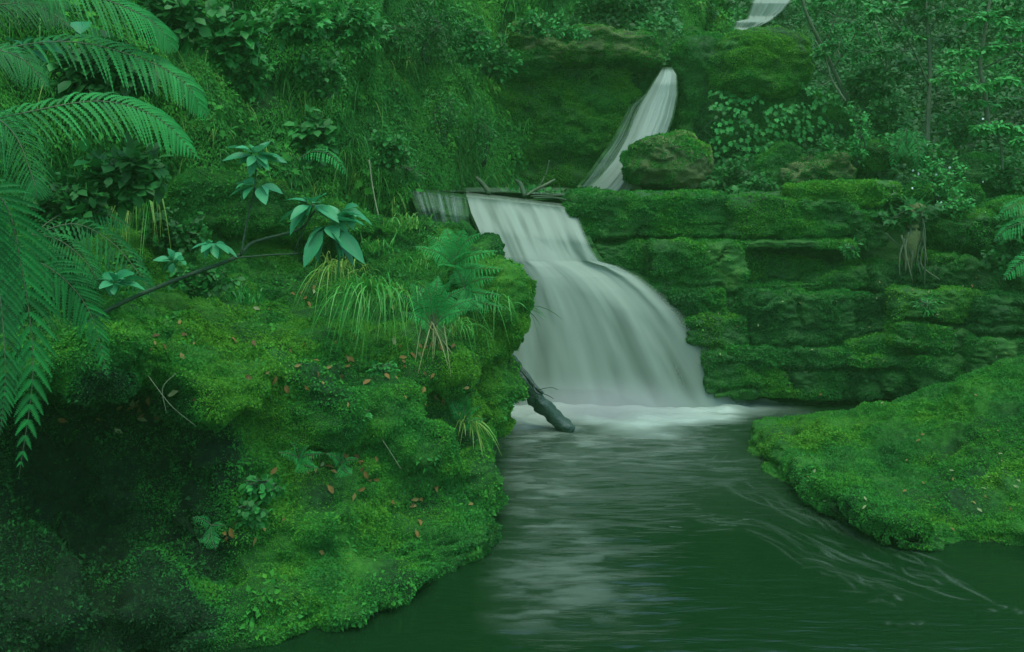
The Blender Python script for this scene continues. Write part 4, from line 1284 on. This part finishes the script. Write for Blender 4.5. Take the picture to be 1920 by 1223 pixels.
def stick(label, pts, r, tint=.6, name="stick", seed=0, mat='bark'):
    g = Geo()
    g.add_tube([at(*p) for p in pts], r, 7, tint, n=max(8, len(pts) * 4))
    return tag(g.build(name, M[mat], None), label, "stick")
stick("short broken driftwood stump leaning at the top of the waterfall", [(893, 333, 13.9), (905, 345, 13.8), (918, 362, 13.6)], (.024, .035, .035), .4, "driftwood")
stick("dark curved driftwood piece at the lip of the waterfall", [(966, 338, 13.9), (976, 346, 13.8), (984, 368, 13.6)], (.02, .035, .032), .2, "driftwood")
stick("pale forked driftwood branch lying above the waterfall lip", [(988, 366, 13.6), (1000, 358, 13.7), (1020, 348, 13.7), (1040, 337, 13.8)], (.014, .022, .015), .6, "driftwood")
stick("thin bare twig rising beside the driftwood above the falls", [(1010, 352, 13.75), (1024, 325, 13.8), (1030, 300, 13.8)], (.012, .006), .5, "driftwood")
stick("long thin stick lying along the ledge edge above the waterfall", [(995, 368, 13.4), (1060, 366, 13.3), (1110, 364, 13.2), (1165, 362, 13.2)], (.012, .015, .01), .4)
stick("low twisted stick lying beside the waterfall lip", [(1000, 372, 13.3), (1040, 371, 13.25), (1075, 379, 13.1)], (.013, .015, .01), .35)
stick("pale hanging vine stem in front of the dark rock left of the falls", [(692, 300, 11.6), (697, 340, 11.5), (704, 380, 11.4), (710, 405, 11.3)], (.009, .007), .9, "vine_stem")
stick("pale thin twig poking over the dark hollow of the bank", [(278, 705, 6.3), (300, 735, 6.2), (325, 765, 6.1), (368, 800, 6.1)], (.0035, .002), .6)
stick("short pale twig crossing the longer one on the bank", [(330, 700, 6.4), (305, 728, 6.25), (312, 775, 6.15)], (.003, .002), .5)
stick("small bare twig stuck in the mossy face above the pool", [(712, 818, 7.6), (730, 845, 7.5), (752, 880, 7.4)], (.005, .003), .55)
stick("slanting root stem beside the dead fern trunk", [(1660, 437, 12.7), (1690, 465, 12.65), (1730, 500, 12.6)], (.012, .01), .7, "root")
stick("thin pale root crossing the rock below the dead fern trunk", [(1735, 445, 12.6), (1727, 495, 12.55), (1762, 525, 12.5)], (.010, .008), .75, "root")
stick("bent pale stick on the ledge top under the undergrowth", [(1668, 340, 13.2), (1686, 352, 13.1), (1672, 366, 13.0)], (.010, .008), 1.0)

# the dead fern trunk hanging from the ledge
dt = empty("dead_fern_trunk", at(1712, 500, 12.7), "brown shaggy trunk of a dead fern hanging from the ledge", "fern trunk")
g = Geo()
g.add_tube([at(1722, 388, 12.75), at(1712, 425, 12.6), at(1706, 460, 12.55), at(1702, 508, 12.55)], (.13, .11, .10, .07), 12, .5, n=24)
V_ = g.v[0]
g.v[0] = V_ + 0.03 * np.stack([noise3(V_ * 9, 4), noise3(V_ * 9, 5), noise3(V_ * 4, 6)], -1)
g.build("trunk", M['stone'], dt)
rng = np.random.default_rng(9)
for k in range(10):
    g = Geo()
    x0 = 1712 + rng.uniform(-22, 26)
    y0 = rng.uniform(395, 450)
    g.add_tube([at(x0, y0, 12.5), at(x0 + rng.uniform(-12, 8), y0 + 35, 12.45), at(x0 + rng.uniform(-16, 14), y0 + rng.uniform(60, 95), 12.45)], (.014, .008), 5, rng.uniform(.35, .7), n=8)
    g.build("root", M['bark'], dt)
shrub("grey-green lobed leaves capping the dead fern trunk", 1700, 398, 12.6, 62, 26, twigs=34, n_per=6, size=.13, T='lobe', tint=.45, seed=41, stems=3)

# ------------------------------------------------------------------ trees on the slope to the right
def tree(label, trunk, branches, sprays, size=.10, tint=.55, seed=0, T='broad', r=(.04, .022), per=16, name="sapling", n_tw=12, tt=.6):
    rng = np.random.default_rng(3000 + seed)
    root = empty(name, at(*trunk[0]), label, "tree")
    g = Geo()
    tp = [at(*p) for p in trunk]
    g.add_tube(tp, r, 8, tt, n=24)
    g.build("trunk", M['bark'], root)
    br = [[at(*p) for p in b] for b in branches]
    allp = np.vstack([spline(tp, 40)] + [spline(b, 20) for b in br])
    if br:
        for b in br:
            g = Geo()
            g.add_tube(b, (r[1] * .8, r[1] * .35), 6, tt, n=14)
            g.build("limb", M['bark'], root)
    g, gt = Geo(), Geo()
    TT, TF = {'broad': (BROAD, BROADF), 'lobe': (LOBE, LOBEF), 'small': (LEAF2, LEAF2F)}[T]
    for (px, py, Y, rx, ry) in sprays:
        c = at(px, py, Y)
        s = Y / FPX
        n = int(n_tw * max(1, rx / 45))
        d = rnd_dirs(n, rng) * (rng.random((n, 1)) ** .5)
        C = c + d * np.array([rx * s, rx * s * .8, ry * s])
        # drooping, layered sprays
        C[:, 2] -= .12 * np.linalg.norm((C - c)[:, :2], axis=1)
        j = np.linalg.norm(allp - c, axis=1).argmin()
        a = allp[j]
        gt.add_tube([a, (a + c) / 2 + np.array([0, 0, .04]), c], (.008, .004), 5, tt, n=8)
        for q in C:
            gt.add_tube([c, (c + q) / 2 + np.array([0, 0, .015]), q], (.003, .0015), 4, tt, n=4)
        leaf_cloud(g, C, nrm(C - c + np.array([0, 0, .01])), per, size, rng, TT, TF, tint + .2 + rng.normal() * .05, .25, .9, .62, flat=.55)
    g.build("crown", M['leaf'], root, shade=False)
    gt.build("twig", M['bark'], root)
    return root
tree("slender pale trunked sapling standing clear of the slope undergrowth", [(1738, 275, 14.8), (1741, 200, 14.9), (1744, 120, 15), (1738, 40, 15), (1732, -40, 15)],
     [[(1741, 160, 14.9), (1722, 115, 14.8), (1700, 72, 14.7), (1668, 28, 14.7)], [(1740, 60, 15), (1760, 30, 14.9), (1775, -10, 14.9)]],
     [(1690, 60, 14.7, 50, 14), (1660, 15, 14.6, 60, 16), (1770, 20, 14.8, 55, 14), (1725, -5, 14.8, 60, 16), (1790, 70, 14.9, 45, 10), (1705, 118, 15, 35, 10)], seed=1, tint=.38)
tree("leafy sapling with flat sprays of bright leaves beside the pale trunk", [(1852, 232, 14.6), (1846, 170, 14.7), (1838, 120, 14.8), (1850, 40, 14.8), (1860, -30, 14.8)],
     [[(1846, 170, 14.7), (1815, 145, 14.6), (1780, 130, 14.5)], [(1840, 130, 14.8), (1880, 110, 14.6), (1905, 90, 14.6)]],
     [(1790, 138, 14.4, 55, 12), (1840, 158, 14.3, 60, 12), (1885, 145, 14.3, 45, 12), (1810, 95, 14.6, 50, 12), (1880, 85, 14.5, 50, 12), (1850, 30, 14.6, 60, 14), (1905, 50, 14.6, 50, 14), (1830, 190, 14.5, 40, 9)], seed=2, tint=.70)
tree("small sapling at the edge of the slope with a pale layered leaf spray", [(1880, 320, 13.6), (1878, 285, 13.6), (1872, 255, 13.6), (1868, 232, 13.6)],
     [[(1875, 262, 13.6), (1900, 275, 13.5), (1925, 285, 13.5)]],
     [(1862, 232, 13.5, 48, 9), (1840, 240, 13.4, 30, 8), (1915, 262, 13.4, 40, 10), (1890, 240, 13.5, 40, 9)], seed=3, tint=.88, size=.09, r=(.02, .012))
tree("feathery dark leaved tree spreading above the mossy knob", [(1590, 190, 15.8), (1562, 130, 15.8), (1540, 85, 15.7), (1510, 20, 15.6), (1500, -40, 15.6)],
     [[(1562, 130, 15.8), (1595, 80, 15.6), (1620, 30, 15.5)], [(1545, 95, 15.7), (1560, 50, 15.6), (1580, 0, 15.5)]],
     [(1530, 22, 16.7, 60, 18), (1550, 45, 16.7, 55, 18), (1590, 40, 15.3, 60, 20), (1630, 65, 15.3, 50, 20), (1560, 72, 16.7, 40, 14), (1560, 85, 15.4, 55, 15), (1615, 105, 15.4, 50, 16), (1550, 5, 16.7, 60, 18), (1600, -5, 15.3, 70, 18), (1520, -12, 16.7, 60, 16)],
     seed=4, tint=.52, size=.06, per=20, n_tw=16, name="tree")
tree("thin leaning sapling in the shade between the tree and the pale trunk", [(1660, 260, 15.6), (1650, 190, 15.6), (1662, 120, 15.6), (1640, 40, 15.6)], [[(1655, 150, 15.6), (1630, 120, 15.5), (1605, 100, 15.5)]],
     [(1640, 130, 15.4, 45, 14), (1660, 170, 15.4, 40, 12), (1615, 150, 15.4, 40, 12), (1680, 140, 15.4, 40, 12), (1650, 95, 15.4, 50, 14)], seed=5, tint=.36, r=(.022, .012))
tree("dark sapling rising at the far edge of the slope", [(1935, 230, 15.4), (1930, 150, 15.4), (1920, 60, 15.4), (1925, -30, 15.4)], [[(1930, 120, 15.4), (1900, 90, 15.3), (1880, 60, 15.3)]],
     [(1900, 20, 15.2, 50, 14), (1930, 110, 15.2, 45, 14), (1885, 190, 15.2, 45, 12), (1940, 190, 15.2, 40, 12), (1880, 0, 15.2, 50, 14)], seed=6, tint=.30)
tree("bare forked twig tree hanging over the side of the mossy knob", [(1585, 190, 15.2), (1560, 150, 15.2), (1548, 112, 15.2), (1528, 75, 15.2)], [[(1560, 150, 15.2), (1540, 160, 15.1), (1530, 150, 15.1)], [(1552, 118, 15.2), (1570, 95, 15.1), (1578, 70, 15.1)]],
     [(1545, 100, 15.1, 25, 8)], seed=7, tint=.4, r=(.022, .01), tt=.75, n_tw=5)

# ------------------------------------------------------------------ bushes: each with its own place
BUSH = [
    # label, px, py, Y, rx, ry, twigs, per, size, T, tint
    ("bright small leaved shrub dotted with white flowers at the ledge top", 1765, 330, 13.1, 60, 45, 90, 9, .05, 'broad', .72),
    ("low spray of fresh leaves hanging over the ledge beside the dead trunk", 1790, 385, 12.8, 42, 22, 50, 9, .05, 'broad', .78),
    ("tall wispy shoot of round leaves before the dark hollow", 1612, 262, 14.2, 22, 50, 34, 8, .06, 'broad', .80),
    ("spreading fern-like shrub above the stone that roofs the hollow", 1690, 262, 14.4, 40, 20, 40, 9, .07, 'broad', .62),
    ("soft green bush under the pale trunked sapling", 1740, 285, 14.2, 50, 30, 60, 9, .07, 'lobe', .52),
    ("dense dark bush on the slope behind the wispy shoot", 1660, 215, 15.2, 60, 36, 80, 9, .08, 'broad', .34),
    ("shaded bush between the two flat spray saplings", 1800, 235, 15.0, 60, 36, 80, 9, .07, 'broad', .42),
    ("dark bush at the end of the slope below the pale spray", 1900, 325, 13.8, 50, 34, 70, 9, .07, 'broad', .40),
    ("dark lobed bush on the slope below the feathery tree", 1625, 165, 16.0, 60, 36, 70, 9, .09, 'lobe', .30),
    ("round leaved bush growing left of the dark hollow stone", 1560, 280, 14.9, 45, 26, 60, 9, .07, 'lobe', .46),
    ("low dark bush filling the gap right of the round boulder", 1375, 325, 15.2, 46, 32, 70, 9, .08, 'lobe', .34),
    ("bush of drooping leaves at the foot of the ivy rock", 1420, 345, 14.6, 40, 20, 50, 8, .08, 'lobe', .40),
    ("dark undergrowth bush on the skyline above the upper fall", 1300, 20, 19.5, 80, 40, 90, 9, .12, 'broad', .30),
    ("dim bush left of the far cascade", 1340, 50, 21.0, 40, 26, 50, 9, .12, 'broad', .28),
    ("leafy bush on top of the overhanging ledge", 1010, 45, 15.4, 55, 22, 70, 9, .08, 'broad', .58),
    ("hanging shrub dripping over the front of the overhanging ledge", 1065, 60, 15.1, 50, 18, 60, 8, .06, 'broad', .62),
    ("dark bush behind the overhanging ledge", 1150, 5, 17.5, 80, 30, 90, 9, .10, 'broad', .32),
    ("shrub of soft leaves at the corner of the cliff by the recess", 935, 110, 14.6, 40, 45, 70, 9, .08, 'broad', .48),
    ("dark dense bush bulging from the middle of the cliff", 800, 55, 13.4, 80, 60, 130, 9, .07, 'small', .30),
    ("bluish bush beside the dark one on the cliff", 885, 75, 13.8, 45, 45, 80, 9, .08, 'broad', .52),
    ("broad leaved bush hanging from the top of the cliff", 670, 40, 11.6, 70, 45, 90, 8, .11, 'lobe', .60),
    ("large leaved bush at the frame top above the fern fronds", 560, 30, 10.6, 70, 45, 80, 8, .12, 'lobe', .58),
    ("dark large leaved bush right behind the upper fern fronds", 430, 60, 9.6, 70, 55, 80, 8, .12, 'broad', .46),
    ("bush with pale speckled leaves on the cliff above the dark gap", 470, 130, 10.0, 55, 40, 60, 8, .10, 'lobe', .50),
    ("bush of small leaves hanging in the middle of the cliff", 600, 140, 11.0, 55, 45, 90, 9, .07, 'broad', .44),
    ("light green bush low on the cliff behind the single frond", 730, 280, 12.0, 45, 40, 70, 9, .07, 'broad', .50),
    ("pale mossy bush at the base of the cliff near the curtain of water", 760, 320, 12.3, 40, 28, 60, 9, .05, 'small', .55),
    ("drooping bush on the cliff above the driftwood", 830, 220, 13.2, 50, 50, 90, 9, .06, 'small', .46),
    ("bush hanging off the cliff corner beside the recess face", 905, 250, 14.2, 38, 60, 80, 9, .06, 'small', .52),
    ("broad leaved shrub growing at the back of the bank behind the branch", 590, 250, 9.8, 55, 45, 50, 7, .13, 'broad', .42),
    ("dim leafy bush below the bright arching frond", 230, 320, 7.2, 90, 50, 70, 7, .11, 'broad', .34),
    ("shaded bush at the back corner of the bank under the fern", 120, 390, 7.0, 80, 60, 80, 7, .10, 'broad', .30),
    ("dark thicket bush at the cliff foot behind the hanging clump", 340, 430, 8.8, 70, 45, 90, 8, .07, 'broad', .34),
    ("leafy low bush on the bank crest under the broadleaf plant", 380, 520, 8.2, 70, 28, 80, 8, .06, 'broad', .44),
    ("dark bush behind the two upper fern fronds", 200, 130, 7.0, 110, 60, 90, 7, .12, 'broad', .26),
    ("bush at the near cliff top behind the fern crown", 330, 20, 8.4, 80, 50, 80, 7, .12, 'broad', .36),
    ("small leaved plant creeping on the bank near the fallen leaves", 720, 690, 8.3, 40, 14, 30, 6, .05, 'lobe', .72),
    ("cluster of soft seedlings on the mossy face over the pool", 490, 905, 6.75, 45, 28, 26, 5, .06, 'broad', .62),
    ("patch of small seedlings beside the tiny fern", 650, 780, 7.45, 50, 24, 34, 6, .05, 'lobe', .62),
    ("small leafy sprig at the edge of the dark hollow", 470, 960, 6.6, 40, 22, 24, 5, .05, 'broad', .55),
    ("hanging fern-leaved bush at the far end of the ledge", 1905, 430, 12.0, 40, 40, 60, 8, .09, 'lobe', .44),
    ("dark bush hanging in shade at the far end of the wall", 1880, 480, 12.1, 40, 35, 60, 8, .08, 'lobe', .36),
    ("small tuft of strap leaves on the face of the moss topped block", 1735, 572, 11.95, 26, 18, 24, 7, .07, 'small', .58),
    ("little hanging plant at the edge of the dark slot in the ledge", 1592, 465, 12.5, 22, 14, 24, 7, .07, 'small', .60),
]
for k, (lab, px, py, Y, rx, ry, tw, per, size, T, tn) in enumerate(BUSH):
    shrub(lab, px, py, Y, rx, ry, twigs=int(tw * 1.3), n_per=per, size=size, T=T, tint=tn + .08, seed=60 + k, asp=.85 if T != 'small' else .4, droop=.55)
fern_thing("bright fern frond reaching in at the far edge of the rock wall", [([(2010, 500, 10.5), (1960, 480, 10.6), (1915, 492, 10.6), (1880, 526, 10.6)], .17, dict(tint=.72))], n=24, m=6, droop=.4, hint=(0, -.8, .6))
fern_thing("fern hanging above the dead trunk with long dark fronds", [
    ([(1700, 270, 13.6), (1690, 262, 13.5), (1680, 280, 13.4), (1672, 330, 13.4)], .16), ([(1700, 270, 13.6), (1715, 258, 13.5), (1722, 285, 13.4), (1724, 335, 13.4)], .16), ([(1700, 270, 13.6), (1700, 240, 13.4), (1698, 258, 13.3), (1700, 300, 13.3)], .15)], tint=.5, n=20, m=5, droop=.4, hint=(0, -1, .3))
fern_thing("fern over the ledge end with pale arched fronds", [
    ([(1960, 400, 11.8), (1930, 380, 11.7), (1900, 385, 11.6), (1868, 410, 11.6)], .15), ([(1960, 400, 11.8), (1925, 415, 11.6), (1890, 428, 11.6), (1865, 450, 11.6)], .14)], tint=.6, n=20, m=5, droop=.5, hint=(0, -.8, .6))

# ivy over the shaded rock
rng = np.random.default_rng(55)
V, F = block(at(1440, 270, 16.3) + np.array([0, .35, 0]), (1.18, .80, .98), p=4, sub=5)
V = roughen(V, F, 404, amp=(.10, .06, .025), freq=(1.3, 3.3, 9))
P_, N_ = sample(V, F, vnormals(V, F), 190, rng)
pxs, pys = P_[:, 0] / P_[:, 1] * FPX + 960, HORIZ + (CAM_H - P_[:, 2]) / P_[:, 1] * FPX
ok = (pys > 165 + 20 * noise3(P_ * 2, 3)) & (pxs > 1335) & (fbm(P_ * 1.6, 2, 5) > -.35)
P_, N_ = P_[ok], N_[ok]
iv = empty("ivy", at(1440, 330, 15.8), "ivy with pale lobed leaves hanging over the shaded rock under the knob", "ivy")
g = Geo()
n = len(P_)
X = nrm(N_ * .45 + rnd_dirs(n, rng) * .45 + np.array([0, 0, -.8]))
Yv, Z = basis(X, rng, N_ + rnd_dirs(n, rng) * .25)
sz = .088 * rng.uniform(.6, 1.3, n)
g.add_inst(LOBE, LOBEF, P_ + N_ * .06, X, Yv, Z, sz, sz, np.clip(.72 + rng.normal(size=n) * .18, 0, 1))
g.build("leaves", M['leaf'], iv, shade=False)
g = Geo()
for k in range(14):
    q = P_[rng.integers(0, n)] + N_[0] * .02
    g.add_tube([q, q + np.array([rng.normal() * .1, -.02, -.2]), q + np.array([rng.normal() * .15, -.02, -.45])], (.006, .004), 4, .3, n=8)
g.build("stem", M['bark'], iv)

# ------------------------------------------------------------------ small things lying about
from mathutils.bvhtree import BVHTree
def drop_tree(V, F):
    return BVHTree.FromPolygons([tuple(v) for v in V], [tuple(int(i) for i in f) for f in F])
bank_bvh, slab_bvh = drop_tree(BV, BF), drop_tree(SV, SF)
def hit(bvh, px, py):
    d = Vector(at(px, py, 1.0) - np.array([0, 0, CAM_H])).normalized()
    loc, no, i, dist = bvh.ray_cast(Vector((0, 0, CAM_H)), d)
    return (loc, no) if loc is not None else (None, None)
def fallen_proto(size, tint, seed):
    rng = np.random.default_rng(seed)
    g = Geo()
    V = BROAD * np.array([1, .55, 1.6]) * size
    V = V - np.array([size * .5, 0, 0]) + rng.normal(size=V.shape) * size * .04
    V[:, 2] += size * .12
    g.add(V, BROADF, tint)
    return g.build("fallen_leaf", M['dead'], None)
protos = [fallen_proto(.07, .45, 1), fallen_proto(.06, .15, 2), fallen_proto(.055, .7, 3), fallen_proto(.08, .98, 4)]
used = [False] * 4
def lay(bvh, px, py, rng, label, group, k, lift=.016, scale=1.0):
    loc, no = hit(bvh, px, py)
    if loc is None or no.z < .05:
        return
    o = protos[k] if not used[k] else protos[k].copy()
    if used[k]:
        COL.objects.link(o)
    used[k] = True
    q = no.to_track_quat('Z', 'Y')
    from mathutils import Quaternion
    o.rotation_mode = 'QUATERNION'
    o.rotation_quaternion = q @ Quaternion((0, 0, 1), rng.uniform(0, 6.28)) @ Quaternion((1, 0, 0), rng.uniform(-.35, .35))
    o.location = loc + no * lift
    s = scale * rng.uniform(.7, 1.2)
    o.scale = (s, s, s)
    tag(o, label, "leaf", group)
rng = np.random.default_rng(12)
spots = [(580, 705, 120, 70, 20), (800, 735, 70, 40, 24), (700, 660, 110, 40, 12), (250, 760, 110, 60, 34), (650, 880, 120, 50, 26), (760, 940, 90, 60, 14), (560, 560, 160, 40, 16), (800, 655, 60, 20, 8), (480, 1000, 120, 80, 10), (330, 640, 120, 40, 10)]
for cx, cy, sxp, syp, n in spots:
    for _ in range(n):
        lay(bank_bvh, cx + rng.normal() * sxp * .5, cy + rng.normal() * syp * .5, rng, "small dry leaf lying on the moss of the bank beside the pool", "fallen leaves on the bank", int(rng.choice([0, 1, 2, 3], p=[.35, .3, .25, .1])))
for _ in range(46):
    lay(slab_bvh, rng.uniform(1430, 1915), rng.uniform(740, 1000), rng, "small dry leaf lying on the mossy slab opposite the bank", "fallen leaves on the slab", int(rng.choice([0, 2, 3])), scale=.55)
wall_bvh = drop_tree(np.vstack(WALLV), np.vstack(WALLF))
for _ in range(70):
    lay(wall_bvh, rng.uniform(1300, 1890), rng.uniform(455, 740), rng, "tiny pale leaf caught on the mossy rock wall", "pale leaves on the rock wall", int(rng.choice([0, 2, 3, 3])), scale=.62)
# white petals and flecks on the shrub
rngf = np.random.default_rng(13)
rootf = None
fproto = None
for _ in range(16):
    px, py, Y = 1770 + rngf.normal() * 40, 340 + rngf.normal() * 38, 12.85 + rngf.uniform(-.1, .2)
    if fproto is None:
        g = Geo()
        for a in range(5):
            V = rotz(BROAD * .015 + np.array([.002, 0, 0]), a * 2 * math.pi / 5)
            g.add(roty(V, 0), BROADF, .7)
        o = fproto = g.build("flower", M['flower'], None)
    else:
        o = fproto.copy()
        COL.objects.link(o)
    o.location = at(px, py, Y)
    o.rotation_euler = (R(60) + rngf.normal() * .5, rngf.normal() * .5, rngf.uniform(0, 6))
    tag(o, "tiny white flower among the bright shrub on the ledge top", "flower", "white flowers on the ledge shrub")

# ------------------------------------------------------------------ green haze added to veil the scene and lift its shadows
bm = bmesh.new()
bmesh.ops.create_cube(bm, size=1.0)
me = bpy.data.meshes.new("added_haze")
bm.to_mesh(me)
bm.free()
hz = bpy.data.objects.new("added_haze", me)
hz.scale = (560, 560, 23.5)
hz.location = (0, 10, 8.8)
COL.objects.link(hz)
tag(hz, kind="stuff")
hm = bpy.data.materials.new("green_veil")
hm.use_nodes = True
t = hm.node_tree
t.nodes.clear()
out = t.nodes.new("ShaderNodeOutputMaterial")
v = t.nodes.new("ShaderNodeVolumePrincipled")
v.inputs["Color"].default_value = (.24, .72, .20, 1)
v.inputs["Density"].default_value = 0.0032
t.links.new(v.outputs[0], out.inputs["Volume"])
me.materials.append(hm)

# spray hanging over the foot of the fall
bm = bmesh.new()
bmesh.ops.create_icosphere(bm, subdivisions=3, radius=1.0)
me = bpy.data.meshes.new("mist")
bm.to_mesh(me)
bm.free()
ms = bpy.data.objects.new("mist", me)
ms.scale = (1.75, .55, .62)
ms.location = (1.05, 11.75, 0.0)
COL.objects.link(ms)
tag(ms, kind="stuff")
mm = bpy.data.materials.new("spray_mist")
mm.use_nodes = True
t = mm.node_tree
t.nodes.clear()
out = t.nodes.new("ShaderNodeOutputMaterial")
v = t.nodes.new("ShaderNodeVolumePrincipled")
v.inputs["Color"].default_value = (.80, .93, .84, 1)
tc = t.nodes.new("ShaderNodeTexCoord")
gr = t.nodes.new("ShaderNodeTexGradient")
gr.gradient_type = 'QUADRATIC_SPHERE'
t.links.new(tc.outputs["Object"], gr.inputs["Vector"])
mu = t.nodes.new("ShaderNodeMath")
mu.operation = 'MULTIPLY'
t.links.new(gr.outputs["Fac"], mu.inputs[0])
mu.inputs[1].default_value = 3.6
t.links.new(mu.outputs[0], v.inputs["Density"])
t.links.new(v.outputs[0], out.inputs["Volume"])
me.materials.append(mm)
